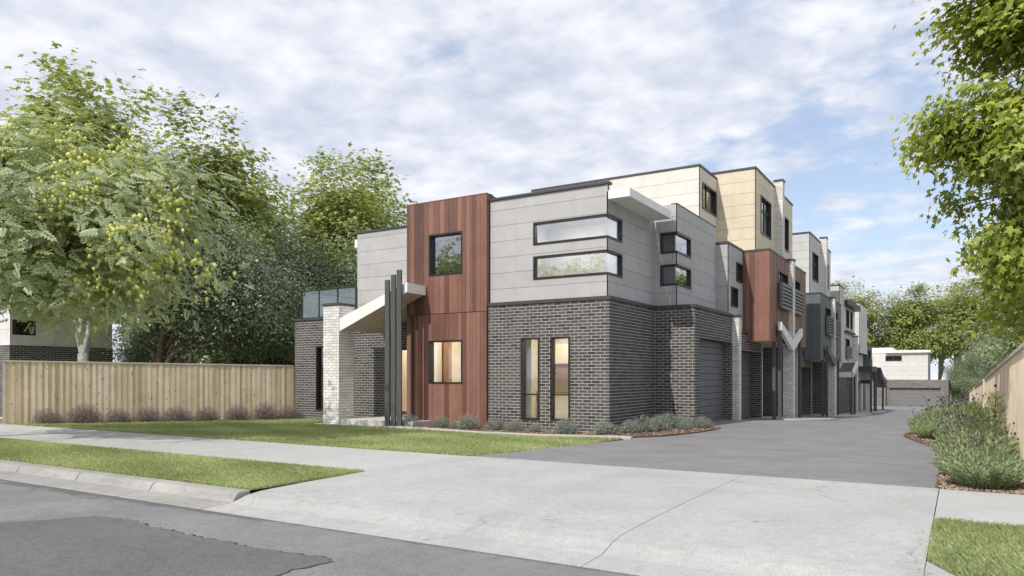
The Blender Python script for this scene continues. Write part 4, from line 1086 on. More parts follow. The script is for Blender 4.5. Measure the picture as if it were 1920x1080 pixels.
# ground floor of the fourth unit
mb = MB(); core(mb, 'D', -6.6, 48.8, 59.0, -1.6, 1.9, [(53.2, 56.0, -2, 1.0)], thick=.2); mb.build('brick_wall', MT['mortar'], u4); mb = MB(); core(mb, 'W', 48.66, -9, -6.61, -1.6, 1.9, thick=.1); mb.build('brick_wall', MT['mortar'], u4)
bricks_joined('brickwork', brick_list('D', -6.59, 48.7, 59.0, -1.3, 1.9, [(53.2, 56.0, -2, 1.0)])+brick_list('W', 48.65, -9, -6.6, -1.3, 1.9), MT['brick'], u4)
garage_door(u4, 'D', -6.75, 53.2, 56.0, -1.3, 1.0, 8, MT['door'])
# porch roof: dark sheet falling to the street side, white fascia
zr = 1.75
mb = MB(); mb.prism([(48.3, 1.54), (48.3, 1.70), (50.3, 2.34), (50.3, 2.18)], 'X', -6.57, -5.56); recalc(mb.build('porch_roof', MT['roofsheet'], u4))
mb = MB(); mb.box(-6.57, -5.52, 48.18, 48.295, 1.42, 1.74); mb.prism([(48.18, 1.42), (48.18, 1.78), (50.3, 2.42), (50.3, 2.12)], 'X', -5.555, -5.44); recalc(mb.build('fascia', MT['white'], u4))
for x, y in ((-5.62, 48.6), (-5.62, 50.1)): MB().box(x-.06, x+.06, y-.06, y+.06, -1.5, 1.62).build('post', MT['post'], u4)
u5 = empty('townhouse', 'fifth townhouse, white walls, flat dark porch roof near the end garage', 'townhouse', 'townhouses along the driveway')
vol(u5, -12, -6.3, 59.11, 64.3, 3.2, 6.86, MT['pale2'], ujD=[59.11, 61.4, 64.3])
vol(u5, -12, -6.75, 56.5, 59.10, 1.9, 4.6, MT['pale2'], hD=[(57.2, 58.6, 2.4, 4.2)], cap=True)
window(u5, 'D', -6.75, 57.2, 58.6, 2.4, 4.2, fw=.07, depth=.15, set_=.08); louvre(u5, -6.75, 57.2, 58.6, 2.4, 3.6, 9)
hq = (65.1, 66.9, 2.0, 3.6)
vol(u5, -12, -6.3, 64.32, 68.1, 1.9, 4.0, MT['greybox'], hD=[hq]); window(u5, 'D', -6.3, *hq, fw=.07, depth=.15, set_=.08); louvre(u5, -6.3, 65.1, 66.9, 2.0, 2.9, 7)
mb = MB(); core(mb, 'D', -6.6, 59.02, 71.0, -1.9, 3.18, [(60.2, 62.8, -2, 1.1), (64.4, 66.4, -2, 1.1)], thick=.2); core(mb, 'W', 71.01, -9, -6.6, -2, 1.9); mb.build('rendered_wall', MT['pale'], u5)
garage_door(u5, 'D', -6.75, 60.2, 62.8, -1.5, 1.1, 8, MT['door'])
d = MB().box(-6.8, -6.72, 64.4, 66.4, -1.6, 1.1).build('front_door', MT['frame'], u5)
MB().box(-6.6, -5.52, 59.6, 63.6, 1.84, 2.22).build('porch_roof', MT['roofsheet'], u5)
MB().box(-6.55, -5.85, 62.3, 62.5, 1.2, 1.83).build('timber_screen', MT['soffit'], u5)
MB().box(-6.55, -5.85, 62.25, 62.55, 0.92, 1.19).build('screen_beam', MT['cap'], u5)
mb = MB(); mb.prism([(66.5, 1.6), (66.5, 2.2), (71.5, 1.0), (71.5, 0.5)], 'X', -6.3, -5.5); recalc(mb.build('porch_roof', MT['roofsheet'], u5))
for x, y in ((-5.6, 59.8), (-5.6, 62.5), (-5.6, 63.4), (-5.6, 69.5)): MB().box(x-.07, x+.07, y-.07, y+.07, -1.8, 1.82 if y < 65 else 1.1).build('post', MT['post'], u5)
pads = empty('entry_pad', 'pale concrete pads on the driveway before the far townhouses', 'pad'); pads['kind'] = 'structure'
for ya, yb_, xr in ((48.8, 57, -4.9), (58.5, 66, -4.7)):
    mb = MB(); pts = [(-6.5, ya), (xr-.6, ya), (xr, (ya+yb_)/2), (xr-.5, yb_), (-6.5, yb_)]; n_ = 5
    for h in (-.2, .03):
        for x, y in pts: mb.v.append((x, y, drive_z(y)+h))
    mb.f = [tuple(range(n_)), tuple(range(2*n_-1, n_-1, -1))]+[(i, n_+i, n_+(i+1) % n_, (i+1) % n_) for i in range(n_)]; mb.m = [0]*len(mb.f)
    o = recalc(mb.build('concrete_slab', MT['porch'], pads)); o['kind'] = 'structure'

# ------------------------------------------------------------------ end house closing the driveway
E_ = empty('end_house', 'brick double garage with white upper storey closing the driveway', 'house')
YE = 97.0
gh = (-7.16, -1.88, -2.4, 0.1375)
mb = MB(); core(mb, 'W', YE+.01, -7.45, -1.05, -2.4, 1.10, [gh], thick=.25); mb.build('brick_wall', MT['mortar'], E_)
MB().box(-1.30, -1.06, YE+.27, YE+8, -2.4, 1.10).build('brick_wall', MT['bbrick'], E_); MB().box(-7.4, -1.31, YE+.27, YE+7.9, 0.9, 1.05).build('roof_slab', MT['roofsheet'], E_)
bl = brick_list('W', YE, -7.45, -1.05, -2.25, 1.10, [gh])
bricks_joined('brickwork', bl, MT['bbrick'], E_)
mb = MB(); core(mb, 'W', YE-.6, -9.5, -7.52, -2.4, 1.40, thick=.5); mb.build('brick_wall', MT['mortar'], E_)
bricks_joined('brickwork', brick_list('W', YE-.61, -9.5, -7.52, -2.25, 1.40), MT['bbrick'], E_)
MB().box(-7.51, -7.44, YE-.12, YE-.02, -2.2, 1.3).build('downpipe', MT['frame'], E_)
MB().box(-1.12, -1.03, YE-.12, YE-.02, -2.2, 1.05).build('downpipe', MT['frame'], E_)
garage_door(E_, 'W', YE+.2, -7.15, -1.89, -2.2, 0.14, 6, MT['door2'])
MB().box(-7.16, -1.88, YE+.05, YE+.18, 0.02, 0.149).build('door_lintel', MT['dark'], E_)
hx = (-7.6, -5.85, 3.28, 3.95)
mb = MB(); core(mb, 'W', YE+.622, -9.4, -3.17, 1.0, 4.25, [hx], thick=.15); mb.box(-3.32, -3.172, YE+.8, YE+8, 1.0, 4.25); mb.build('wall_lining', MT['joint'], E_)
panels(E_, 'W', YE+.6, [-9.4, -7.55, -3.15], [1.06, 1.6, 2.13, 2.66, 3.19, 3.72, 4.25], [hx], MT['pale2'])
panels(E_, 'D', -3.15, [YE+.6, YE+8], [1.06, 1.6, 2.13, 2.66, 3.19, 3.72, 4.25], [], MT['pale2'])
o = MB().box(-7.55, -2.9, YE+.25, YE+8.2, 4.252, 4.55).build('roof_slab', MT['white'], E_); bevel(o, .02, 1)
o = MB().box(-9.6, -6.9, YE+2.2, YE+8.2, 4.56, 4.95).build('roof_slab', MT['white'], E_)
MB().box(-9.4, -7.56, YE+.55, YE+2, 4.252, 4.9).build('parapet', MT['white'], E_)
window(E_, 'W', YE+.6, *hx, fw=.08, mu=(-6.72,), depth=.15, set_=.08, mat=MT['post'])
MB().box(-7.7, -5.8, YE+1.1, YE+1.2, 3.1, 4.1).build('blind', MT['cabinet'], E_)
o = MB().box(-0.9, 3.0, 103, 103.25, -2.6, 0.1); o = o.build('rendered_wall', MT['white']); tag(o, 'white rendered wall glimpsed past the end garage', 'wall')

# ------------------------------------------------------------------ neighbour's house behind the left fence
NB = empty('neighbour_house', 'neighbouring house of dark brick and pale cladding behind left fence', 'house')
nh1 = (14.77, 15.65, 3.18, 3.80); nh2 = (14.77, 15.65, 4.05, 4.6)
mb = MB(); core(mb, 'D', -33-mo, 14.85, 18.9, -.3, 2.72, thick=.2); mb.build('brick_wall', MT['mortar'], NB); mb = MB(); core(mb, 'W', 14.65+mo, -40, -33-mo, -.3, 2.72, thick=.2); mb.build('brick_wall', MT['mortar'], NB)
bricks_joined('brickwork', brick_list('D', -33, 14.65, 18.9, -.2, 2.72)+brick_list('W', 14.65, -40, -33, -.2, 2.72), MT['brick'], NB)
vol(NB, -40, -33.05, 14.7, 18.9, 2.75, 6.2, MT['pale2'], hD=[nh1], ujD=[14.7, 16.4, 18.9], zj=[2.75, 3.4, 4.05, 4.7, 5.35, 6.2])
window(NB, 'D', -33.05, *nh1, fw=.06, depth=.14, set_=.06, glass=MT['glass2'])
MB().box(-40, -33.1, 14.8, 18.8, 2.66, 2.74).build('floor_slab', MT['room2'], NB)

# ------------------------------------------------------------------ fences
LF = empty('paling_fence', 'lapped pine paling fence on the left boundary behind purple shrubs', 'fence')
FX = -24.96; pi_ = 0.182; k = 0; y = 10.96
pm = {}
def paling(parent, X, y, wd, z0, z1, off, mat, s=1):
    key = (round(wd, 3), round(z1-z0, 2), mat.name, s)
    if key not in pm:
        me = bpy.data.meshes.new('paling'); b_ = MB().box(-.009, .009, -wd/2, wd/2, 0, round(z1-z0, 2)); me.from_pydata(b_.v, [], b_.f); me.materials.append(mat); pm[key] = me
    o = bpy.data.objects.new('paling', pm[key]); COL.objects.link(o); o.parent = parent; o.location = (X+s*off, y, z0); o.rotation_euler = (0, U(-.004, .004), 0)
LF.location = (FX, 10.93, 0); LF.rotation_euler = (0, 0, math.atan2(-3.54, 8.19))
y = 0.06
def lf_top(y): return 1.915-0.0085*y
while y < 8.80:
    w_ = random.choice((0.14, 0.145, 0.15)); paling(LF, 0, y+.05, w_, -0.25, round(lf_top(y), 2), 0.0, MT['pine'])
    paling(LF, 0, y+.05+pi_/2+U(-.02, .02), random.choice((0.085, 0.095, 0.105, 0.12)), -0.25, round(lf_top(y), 2), 0.026, MT['pine'])
    y += pi_
mb = MB(); mb.prism([(-0.05, lf_top(0)), (8.92, lf_top(8.92)), (8.92, lf_top(8.92)+.05), (-.05, lf_top(0)+.05)], 'X', -.05, .06); recalc(mb.build('top_rail', MT['rail'], LF))
MB().box(-.06, .045, -.045, .045, -0.2, 1.91).build('end_post', MT['rail'], LF)
MB().box(-.06, .045, 8.85, 8.92, -0.3, 1.835).build('end_post', MT['rail'], LF)
mb = MB(); mb.box(-.06, -.012, .05, 8.84, 0.25, 0.33); o = mb.build('rail', MT['rail'], LF); MB().box(-.06, -.012, .05, 8.84, 1.45, 1.53).build('rail', MT['rail'], LF)
RF = empty('paling_fence', 'tall pale paling fence along the driveway behind the lavender', 'fence')
FX2 = 0.78; ftop = lambda y: 1.95-0.0272*max(0, y-12.0); n_s = 0; y = 11.1; far = MB()
while y < 80:
    zt_ = ftop(y)-.04; zb_ = min(drive_z(y)-.05, -0.05)
    for dyy, wd, off in ((0.05, 0.15, 0.0), (0.05+pi_/2, 0.10, 0.02)):
        yy = y+dyy
        if n_s < 300:
            me = bpy.data.meshes.new('paling'); b_ = MB().box(-.009, .009, -wd/2, wd/2, zb_, zt_+.02); me.from_pydata(b_.v, [], b_.f); me.materials.append(MT['pine2'])
            o = bpy.data.objects.new('paling', me); COL.objects.link(o); o.parent = RF; o.location = (FX2-off, yy, 0); n_s += 1
        else: far.box(FX2-off-.009, FX2-off+.009, yy-wd/2, yy+wd/2, zb_, zt_+.02)
    y += pi_
o = far.build('palings', MT['pine2'], RF); o['kind'] = 'stuff'
mb = MB()
mb.prism([(11.05, ftop(11.05)), (11.05, ftop(11.05)-.06), (80, ftop(80)-.06), (80, ftop(80))], 'X', FX2-.055, FX2+.07); recalc(mb.build('top_rail', MT['rail'], RF))
for yy in (30.5, 52):
    MB().box(FX2-.10, FX2-.031, yy-.06, yy+.06, drive_z(yy)-.1, ftop(yy)-.07).build('post', MT['rail'], RF)
OF = empty('paling_fence', 'old reddish brown paling fence in shade behind the left trees', 'fence')
mb = MB(); x = -34
while x < -25.1:
    MB().box(x, x+.14, 24.6, 24.62+U(0, .01), -.4, 2.3+U(-.03, .03)).build('paling', MT['redfence'], OF); x += .15

# ------------------------------------------------------------------ shrubs
SPR = []
def _sprig(nl=9, ang=0.9, l=0.32, wd=0.055):
    v = []; f = []
    for i in range(nl):
        h = 0.15+0.8*i/nl; a = i*2.4; c, s_ = math.cos(a), math.sin(a); k = len(v)
        out_ = l*(1.05-0.5*h); p0 = np.array((0, 0, h)); tip = np.array((c*out_*math.sin(ang), s_*out_*math.sin(ang), h+out_*math.cos(ang)))
        sd = np.array((-s_, c, 0))*wd; m_ = (p0+tip)/2
        v += [tuple(p0), tuple(m_+sd), tuple(tip), tuple(m_-sd)]; f += [(k, k+1, k+2), (k, k+2, k+3)]
    k = len(v); v += [(-.015, 0, 0), (.015, 0, 0), (0, 0, 1.05)]; f += [(k, k+1, k+2)]
    return np.array(v, float), f
SPRIG = _sprig()
def shrub_mesh(name, n, size, rad_, hgt, mat, seed, upw=0.55, core_r=0.15):
    rng = np.random.default_rng(seed)
    d = rng.normal(size=(n, 3)); d[:, 2] = np.abs(d[:, 2])*0.9+0.05; d /= np.linalg.norm(d, axis=1, keepdims=True)
    r = rng.uniform(core_r, 0.95, n)**0.7
    P = d*r[:, None]*np.array((rad_, rad_, hgt))*0.85
    ax = d*np.array((1, 1, 0.8))+np.array((0, 0, upw))+rng.normal(size=(n, 3))*0.55
    R_ = frames(ax, rng.normal(size=(n, 3)))
    tint = np.clip(-0.1+0.75*r*rng.uniform(.6, 1.15, n)+0.15*d[:, 2]+rng.normal(0, .16, n), 0, 1)  # shade put into the tint: sprigs darker inside, lighter outward and on top
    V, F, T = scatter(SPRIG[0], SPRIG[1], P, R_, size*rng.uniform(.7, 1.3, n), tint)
    o = arr_mesh(name, V, [F], mat, None, T); return o
def stems(mb, n, rad_, h, rng):
    for i in range(n):
        a = rng.uniform(0, 6.28); r = rad_*rng.uniform(.2, .8)
        mb.tube([(0, 0, -.03), (r*.3*math.cos(a), r*.3*math.sin(a), h*.2), (r*.55*math.cos(a), r*.55*math.sin(a), h*.42)], [.012, .008, .004], 4, cap=False)
def make_shrub(name, label, cat, group, mat, n, size, rad_, h, seed, loc, upw=.55):
    root = bpy.data.objects.new(name, None); COL.objects.link(root); root.location = loc; tag(root, label, cat, group)
    f = shrub_mesh('foliage', n, size, rad_, h, mat, seed, upw); f.parent = root
    mb = MB(); stems(mb, 8, rad_, h, np.random.default_rng(seed)); mb.build('stem', MT['trunk'], root)
    return root
# silver shrubs along the brick front
gpos = [(-14.25, 17.30, .36, 'beside the three dark posts'), (-13.25, 17.55, .33, 'under the lower tower window'), (-12.65, 17.45, .22, 'small, second from the left under the tower window'), (-12.1, 17.35, .42, 'large, at the right foot of the red tower'), (-11.25, 17.45, .36, 'at the left edge of the brick front'),
        (-10.55, 17.35, .30, 'under the left tall window'), (-9.95, 17.45, .24, 'small, between the two tall windows'), (-8.98, 17.42, .40, 'right of the tall windows'), (-7.95, 17.62, .38, 'at the front brick corner'),
        (-7.55, 18.35, .36, 'just round the brick corner'), (-7.42, 19.05, .42, 'along the shaded side wall'), (-7.3, 19.75, .44, 'largest along the shaded side wall'), (-7.25, 20.5, .46, 'in the nook before the garage brick'), (-7.0, 21.05, .38, 'against the garage brick return'), (-6.72, 20.35, .26, 'small, out in the mulch by the driveway'), (-6.55, 21.5, .36, 'last one, at the garage door corner')]
base = None
for i, (x, y, r, t) in enumerate(gpos):
    lab = 'silver grey mound shrub ' + t
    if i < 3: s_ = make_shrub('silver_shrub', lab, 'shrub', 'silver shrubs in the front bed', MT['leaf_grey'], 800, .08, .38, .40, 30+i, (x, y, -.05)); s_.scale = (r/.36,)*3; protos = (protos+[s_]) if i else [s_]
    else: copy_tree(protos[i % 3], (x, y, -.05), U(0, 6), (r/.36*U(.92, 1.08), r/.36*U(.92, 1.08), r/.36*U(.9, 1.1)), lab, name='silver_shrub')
ppos = [(1.11, .60), (2.07, .72), (3.05, .58), (3.93, .58), (4.83, .66), (5.77, .60), (6.79, .62), (7.76, .66), (8.62, .60)]
def along(t, off=.5): return (FX+.3966*t+.918*off, 10.93+.918*t-.3966*off)
ords = ['first from the street', 'second from the street', 'third from the street', 'fourth from the street', 'fifth from the street', 'sixth from the street', 'seventh from the street', 'eighth from the street, second from the house', 'last, beside the brick corner of the house']
for i, (y, r) in enumerate(ppos):
    lab = 'purple grey shrub at the pine fence foot, ' + ords[i]
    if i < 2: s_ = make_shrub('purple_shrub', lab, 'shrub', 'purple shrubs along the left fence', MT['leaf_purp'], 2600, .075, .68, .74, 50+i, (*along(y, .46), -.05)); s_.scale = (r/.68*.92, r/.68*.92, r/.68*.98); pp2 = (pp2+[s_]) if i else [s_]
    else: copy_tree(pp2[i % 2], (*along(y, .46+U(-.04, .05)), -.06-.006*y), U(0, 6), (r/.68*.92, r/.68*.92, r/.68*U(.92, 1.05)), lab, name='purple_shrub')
# lavender by the right fence
FLT = np.array([(0,0,0),(.5,0,.35),(0,.5,.35),(-.5,0,.35),(0,-.5,.35),(.45,0,1.1),(0,.45,1.1),(-.45,0,1.1),(0,-.45,1.1),(0,0,1.6)], float)
FLF = [(0,2,1),(0,3,2),(0,4,3),(0,1,4)]+[q for i in range(4) for q in ((1+i, 1+(i+1)%4, 5+(i+1)%4), (1+i, 5+(i+1)%4, 5+i))]+[(5+i, 5+(i+1)%4, 9) for i in range(4)]
LAVS = _sprig(16, 0.65, 0.26, 0.022)
def lavender(label, rad_, h, seed, loc, n=330, nf=26):
    rng = np.random.default_rng(seed)
    root = bpy.data.objects.new('lavender_bush', None); COL.objects.link(root); root.location = loc; tag(root, label, 'lavender', 'lavender bushes by the right fence')
    a = rng.uniform(0, 6.283, n); r = rad_*np.sqrt(rng.random(n)); lean = .15+.75*r/rad_
    P = np.stack([r*.62*np.cos(a), r*.62*np.sin(a), np.zeros(n)], 1)
    ax = np.stack([np.cos(a)*lean, np.sin(a)*lean, np.ones(n)], 1)+rng.normal(size=(n, 3))*.12
    ln = h*rng.uniform(.5, 1.0, n)*(1-.25*(r/rad_)**2)
    V, F, T = scatter(LAVS[0]*np.array((1, 1, 1)), LAVS[1], P, frames(ax, rng.normal(size=(n, 3))), ln, np.clip(rng.normal(.5, .22, n), 0, 1))
    arr_mesh('foliage', V, [F], MT['leaf_lav'], root, T)
    a = rng.uniform(0, 6.283, nf); r = rad_*rng.uniform(.2, 1.0, nf); hh = h*rng.uniform(.75, 1.22, nf)
    tops = np.stack([r*1.15*np.cos(a), r*1.15*np.sin(a), hh], 1)
    V, F, T = scatter(FLT, FLF, tops, frames(np.array([(0, 0, 1.)]*nf)+rng.normal(size=(nf, 3))*.25, rng.normal(size=(nf, 3))), rng.uniform(.020, .034, nf), rng.random(nf))
    arr_mesh('flower_heads', V, [F], MT['flower'], root, T)['kind'] = 'stuff'
    mb = MB()
    for t_ in tops: mb.tube([(t_[0]*.45, t_[1]*.45, h*.3), (t_[0]*.8, t_[1]*.8, t_[2]*.7), tuple(t_)], [.004, .004, .003], 3, cap=False)
    mb.build('stalk', MT['leaf_lav'], root)
    return root
lv = [(0.26, 11.42, .44, .60, 'front most lavender bush beside the footpath'), (0.04, 12.4, .30, .46, 'low lavender on the driveway edge, second row'), (0.42, 13.3, .46, .70, 'lavender against the fence near the front rosemary'), (0.10, 14.6, .46, .66, 'lavender in the narrow part of the bed'), (0.35, 16.2, .48, .68, 'lavender before the far rosemary'),
      (0.05, 17.8, .44, .62, 'lavender where the bed begins to widen'), (-0.52, 20.5, .42, .55, 'lavender at the front of the bed bulge'), (-0.66, 21.9, .46, .60, 'lavender on the tip of the bed bulge'), (0.15, 20.0, .55, .75, 'lavender behind the bulge against the fence'), (-0.3, 23.4, .6, .75, 'lavender past the bulge'), (0.2, 26, .6, .8, 'lavender farther along the fence'), (-0.4, 29, .65, .75, 'lavender far along the driveway edge')]
pl = []
for i, (x, y, r, h, t) in enumerate(lv):
    z = drive_z(y)+.03
    if i < 4: pl.append(lavender(t, r, h, 70+i, (x, y, z), n=360 if i == 0 else 300))
    else:
        c = copy_tree(pl[i % 4], (x, y, z), U(0, 6), (r/lv[i % 4][2], r/lv[i % 4][2], h/lv[i % 4][3]), t, name='lavender_bush')
for i, (x, y) in enumerate(((-0.1, 33), (0.2, 38), (-0.2, 44), (0.1, 52), (-0.2, 60))):
    copy_tree(pl[i % 4], (x, y, drive_z(y)), U(0, 6), 1.5, 'distant lavender clump, %s along the fence' % ('nearest of the five', 'second', 'third', 'fourth', 'farthest')[i], name='lavender_bush')
def rosemary(label, h, seed, loc):
    rng = np.random.default_rng(seed); n = 420
    root = bpy.data.objects.new('rosemary_bush', None); COL.objects.link(root); root.location = loc; tag(root, label, 'rosemary', 'upright rosemary spires')
    zz_ = h*rng.random(n)**.9*.93; rr = (.06+.15*(1-zz_/h))*rng.uniform(.3, 1, n); a = rng.uniform(0, 6.283, n)
    P = np.stack([rr*np.cos(a), rr*np.sin(a), zz_], 1)
    ax = np.stack([np.cos(a)*.8, np.sin(a)*.8, np.full(n, .9)], 1)+rng.normal(size=(n, 3))*.2
    V, F, T = scatter(SPRIG[0], SPRIG[1], P, frames(ax, rng.normal(size=(n, 3))), rng.uniform(.07, .13, n), np.clip(rng.normal(.5, .25, n), 0, 1))
    arr_mesh('foliage', V, [F], MT['leaf_ros'], root, T)
    mb = MB(); mb.tube([(0, 0, -.05), (.01, 0, h*.5), (0, 0.01, h)], [.02, .014, .005], 6); mb.build('stem', MT['trunk'], root)
    V, F, T = scatter(FLT, FLF, np.array([(0, 0, h*1.02)]), frames(np.array([(0, 0, 1.)]), np.array([(1., 0, 0)])), np.array([.04]), np.array([.2]))
    arr_mesh('flower_head', V, [F], MT['flower'], root, T)
rosemary('taller upright rosemary spire by the fence', 1.30, 91, (0.47, 13.7, -.04))
rosemary('shorter upright rosemary spire farther along the bed', 1.08, 92, (0.22, 16.3, -.08))

# ------------------------------------------------------------------ trees
GR = dict(sig=(.34, .34, .2))
# golden rain tree on the verge, trunk just outside the left edge
ells = [((-18.6, 8.2, 5.2), (4.2, 3.6, 2.7)), ((-15.4, 9.3, 4.9), (2.4, 2.2, 2.2)), ((-17.0, 9.0, 3.9), (3.6, 2.6, 1.5)), ((-18.0, 9.2, 3.15), (2.9, 2.0, 0.85)), ((-20.5, 7.5, 5.4), (3.2, 3, 2.4))]
t_, C, rng = make_tree('golden_rain_tree', 'leafy street tree with yellow green seed clusters at the left edge', 'tree', None, MT['leaf_gold'], MT['darkbark'],
    base=(-20.6, 7.3, -.02), fork=(-20.3, 7.4, 2.2), ells=ells, nclump=380, per=30, size=.24, sig=(.42, .42, .20), tmpl=LEAF_SPRAY, seed=101, r0=.17,
    limbs=[(-14.6, 9.6, 4.4), (-15.8, 8.8, 3.6), (-17.5, 10.2, 6.2), (-17.2, 7.8, 7.2), (-20.5, 8.5, 7.2), (-22.5, 6.2, 6), (-18.5, 6.2, 5.6), (-16.5, 9.4, 5.6)], shell=.35, droop=.55, up=1.0)
# pods on the sunny / outer right clumps
out_ = C[(C[:, 2] > 3.0)]
sel = out_[rng.choice(len(out_), 75, replace=False)]; extra = np.array([(-14.2, 9.4, 4.2), (-14.5, 9.3, 3.5), (-14.5, 9.8, 5.0), (-15.2, 9.3, 3.3), (-15.0, 8.8, 4.1), (-16.2, 8.4, 4.3), (-16.8, 8.6, 5.2), (-15.6, 8.7, 5.6)])
sel = np.concatenate([sel, extra, extra+rng.normal(size=extra.shape)*.25])
n = len(sel)*40; P = np.repeat(sel, 40, 0)+rng.normal(size=(n, 3))*np.array((.2, .2, .24))+np.array((.05, -.3, .1))
V, F, T = scatter(POD[0], POD[1], P, frames(rng.normal(size=(n, 3))*.35+np.array((0, 0, 1)), rng.normal(size=(n, 3))), rng.uniform(.09, .135, n), np.clip(rng.normal(.5, .25, n), 0, 1))
o = arr_mesh('seed_pods', V, [F], MT['pod'], t_, T); o['kind'] = 'stuff'
# big bright plane trees behind the fence
pl1, C1, r1 = make_tree('plane_tree', 'tall bright green plane tree with pale trunk rising above left fence', 'tree', 'bright trees behind the left fence', MT['leaf_plane'], MT['palebark'],
    base=(-27.2, 14.5, -.2), fork=(-27.4, 14.6, 2.3), ells=[((-28.3, 15.3, 10.0), (3.0, 3.0, 3.7)), ((-27.0, 15.8, 7.0), (2.3, 2.2, 2.3)), ((-30, 14.8, 6.6), (2.8, 2.8, 2.4))], nclump=215, per=52, size=.26, sig=(.5, .5, .32), tmpl=LEAF_MAPLE, seed=111, r0=.21, nlimb=8, shell=.4)
copy_tree(pl1, (0, 0, 0), 0, 1, '', name='plane_tree') if False else None
def centred(proto_base, loc, rz, sc):
    """location so that proto's base point lands on loc after rotation and scaling"""
    s = sc if isinstance(sc, tuple) else (sc,)*3; b = np.array(proto_base); c, si = math.cos(rz), math.sin(rz)
    r_ = np.array((c*b[0]*s[0]-si*b[1]*s[1], si*b[0]*s[0]+c*b[1]*s[1], b[2]*s[2])); return tuple(np.array(loc)-r_)
def clone(src, pb, loc, rz, sc, label, group, name):
    return copy_tree(src, centred(pb, loc, rz, sc), rz, sc, label, group, name)
PB = (-27.2, 14.5, -.2)
GL = 'bright trees behind the left fence'
clone(pl1, PB, (-29.6, 22.8, -.3), 2.1, 1.02, 'bright green plane tree rising behind the dark evergreen', GL, 'plane_tree')
clone(pl1, PB, (-33.2, 27.5, -.3), 0.6, 1.02, 'bright green plane tree between the evergreen and the balcony', GL, 'plane_tree')
clone(pl1, PB, (-34.8, 33, -.3), 4.0, 1.14, 'bright green plane tree behind the balcony', GL, 'plane_tree')
clone(pl1, PB, (-35.4, 40, -.3), 1.0, 1.28, 'bright green plane tree peeping beside the red tower', GL, 'plane_tree')
clone(pl1, PB, (-36.5, 17.5, -.3), 5.2, 0.95, 'bright green tree behind the neighbouring house', GL, 'plane_tree')
# dark small-leaved evergreens
dk, C2, r2 = make_tree('evergreen_tree', 'spreading dark evergreen with forked brown trunk behind left fence', 'tree', 'dark evergreens behind the left fence', MT['leaf_dark'], MT['trunk'],
    base=(-28.1, 17.8, -.2), fork=(-28.1, 17.9, 1.3), ells=[((-26.6, 19.6, 5.6), (3.9, 3.4, 3.0)), ((-27.9, 18.8, 4.6), (3.6, 2.8, 2.6)), ((-25.9, 21.0, 4.0), (3.2, 2.8, 2.3))], nclump=430, per=110, size=.135, sig=(.46, .46, .34), tmpl=LEAF_OVAL, seed=121, r0=.26, nlimb=10, shell=.3, droop=.6, up=.6,
    limbs=[(-25.5, 19.0, 4.5), (-26.5, 19.2, 7.2), (-29.5, 18.8, 5.6), (-24.6, 20.5, 4.2), (-27.5, 20, 7.8), (-30, 18, 4.2), (-26.2, 18.6, 3.2), (-24.5, 21.5, 5)])
PD = (-28.1, 17.8, -.2); GD = 'dark evergreens behind the left fence'
clone(dk, PD, (-29.8, 25.5, -.3), 1.3, 1.12, 'dark evergreen crowding the back of the balcony', GD, 'evergreen_tree')
clone(dk, PD, (-31.2, 29.5, -.3), 3.2, 1.22, 'dark evergreen behind the upper left wing', GD, 'evergreen_tree')
clone(dk, PD, (-30.5, 33.0, -.3), 5.0, 1.18, 'dark evergreen peeping above the left wing roof', GD, 'evergreen_tree')
clone(dk, PD, (-26.5, 26.0, -.3), 4.6, 0.72, 'low dark evergreen filling the gap over the fence beside the house', GD, 'evergreen_tree')
clone(dk, PD, (-31.5, 21.5, -.3), 0.2, 0.8, 'low dark evergreen behind the forked trunk', GD, 'evergreen_tree')
clone(dk, PD, (-36.5, 24.5, -1.2), 2.2, 0.8, 'low dark evergreen just right of the neighbouring house', GD, 'evergreen_tree')
clone(dk, PD, (-38, 29.5, -1.5), 5.6, 0.85, 'low dark evergreen deep behind the pale trunk', GD, 'evergreen_tree')
# big maple over the right fence
mp, C3, r3 = make_tree('maple_tree', 'large green maple leaning over the right fence', 'tree', None, MT['leaf_maple'], MT['trunk'],
    base=(3.6, 15.2, -.2), fork=(3.4, 15.1, 2.4), ells=[((1.82, 14.5, 5.2), (2.6, 1.9, 1.7)), ((2.0, 14.6, 7.5), (2.45, 1.9, 2.1)), ((2.45, 15.2, 3.3), (2.4, 1.9, 1.25)), ((3.4, 15.0, 9.3), (2.6, 2.2, 1.7))], nclump=760, per=175, size=.136, sig=(.21, .24, .19), tmpl=LEAF_MAPLE, seed=131, r0=.24, nlimb=10, shell=.3, droop=.6)
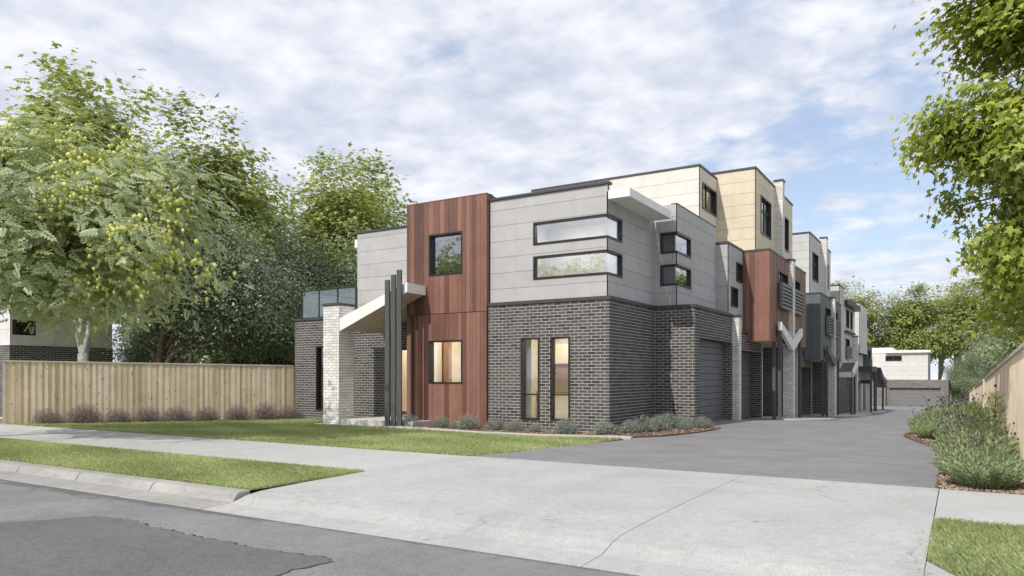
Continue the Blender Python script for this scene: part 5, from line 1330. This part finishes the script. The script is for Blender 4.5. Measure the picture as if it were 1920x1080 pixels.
# trees along the right and at the end of the driveway
GRR = 'trees closing the view at the end of the driveway'
for i, (x, y, rz, sc, lab) in enumerate([(-10.5, 112, .5, 1.25, 'pale barked bright tree left of the end house roof'), (-5.2, 118, 2.0, 1.2, 'bright tree directly behind the end garage'), (-0.5, 116, 3.3, 1.25, 'bright tree right of the end house roof'), (5, 112, 5.0, 1.35, 'taller bright tree at the far end of the right fence'), (-14.5, 122, 1.2, 1.3, 'bright tree half hidden behind the far townhouses'), (-7.8, 116, 2.9, 1.2, 'bright tree behind the left half of the end house roof'), (-2.8, 124, 4.4, 1.3, 'bright tree set far back behind the end house'), (2.2, 121, 1.7, 1.25, 'bright tree filling the sky right of the end house'), (9, 104, 4.1, 1.4, 'large bright tree beyond the fence top')]):
    clone(pl1, PB, (x, y, -2.4), rz, sc, lab, GRR, 'plane_tree')
GR2 = 'trees along the outside of the right fence'
for i, (x, y, rz, sc, lab, src) in enumerate([(3.6, 30, 1.0, .75, 'olive tree rising just over the fence, nearest of its row', 0), (4.2, 48, 2.6, .9, 'tree with yellow seed clusters over the fence in mid distance', 1), (3.8, 66, 4.2, 1.0, 'tree with yellow seed clusters beside the end of the driveway', 1), (3.4, 86, 0.4, .8, 'dark tree drooping over the far fence corner', 0), (5.5, 40, 5.4, 1.0, 'bright tree behind the row over the right fence', 2), (5.2, 58, .9, 1.05, 'bright tree in the middle of the right hand row', 2), (6, 76, 3.9, 1.1, 'bright tree near the far right fence corner', 2)]):
    if src == 0: clone(dk, PD, (x, y, -.5), rz, sc, lab, GR2, 'evergreen_tree')
    elif src == 1: clone(t_, (-20.6, 7.3, -.02), (x+.6, y, -1.4), rz+2.6, sc*.95, lab, GR2, 'golden_rain_tree')
    else: clone(pl1, PB, (x, y, -1.0), rz, sc*.85, lab, GR2, 'plane_tree')
# trees across the street, seen only as reflections in the glass
for x, y, sc, rz, lab in ((-0.6, 109, .85, 5.2, 'dark evergreen low against the right side of the end house'), (2.2, 106, 1.05, 4.4, 'taller dark evergreen filling the gap right of the end house'), (0.8, 101, .62, 1.0, 'low dark evergreen right behind the end garage corner'), (4.5, 97, .7, 2.0, 'low dark evergreen beyond the far end of the right fence'), (-12, 106, .8, 3.0, 'low dark evergreen left behind the end house')):
    clone(dk, PD, (x, y, -2.6), rz, sc, lab, GRR, 'evergreen_tree')
GX = 'trees across the street'
for i, (x, y, rz, sc, lab) in enumerate([(-16, -17, .5, .8, 'bright tree across the street, mirrored in the upper windows'), (-8, -19, 2.4, .75, 'second tree across the street, mirrored in the glass'), (-26, -16, 4.0, .85, 'third tree across the street, mirrored in the glass')]):
    clone(pl1, PB, (x, y, -.2), rz, sc, lab, GX, 'plane_tree')
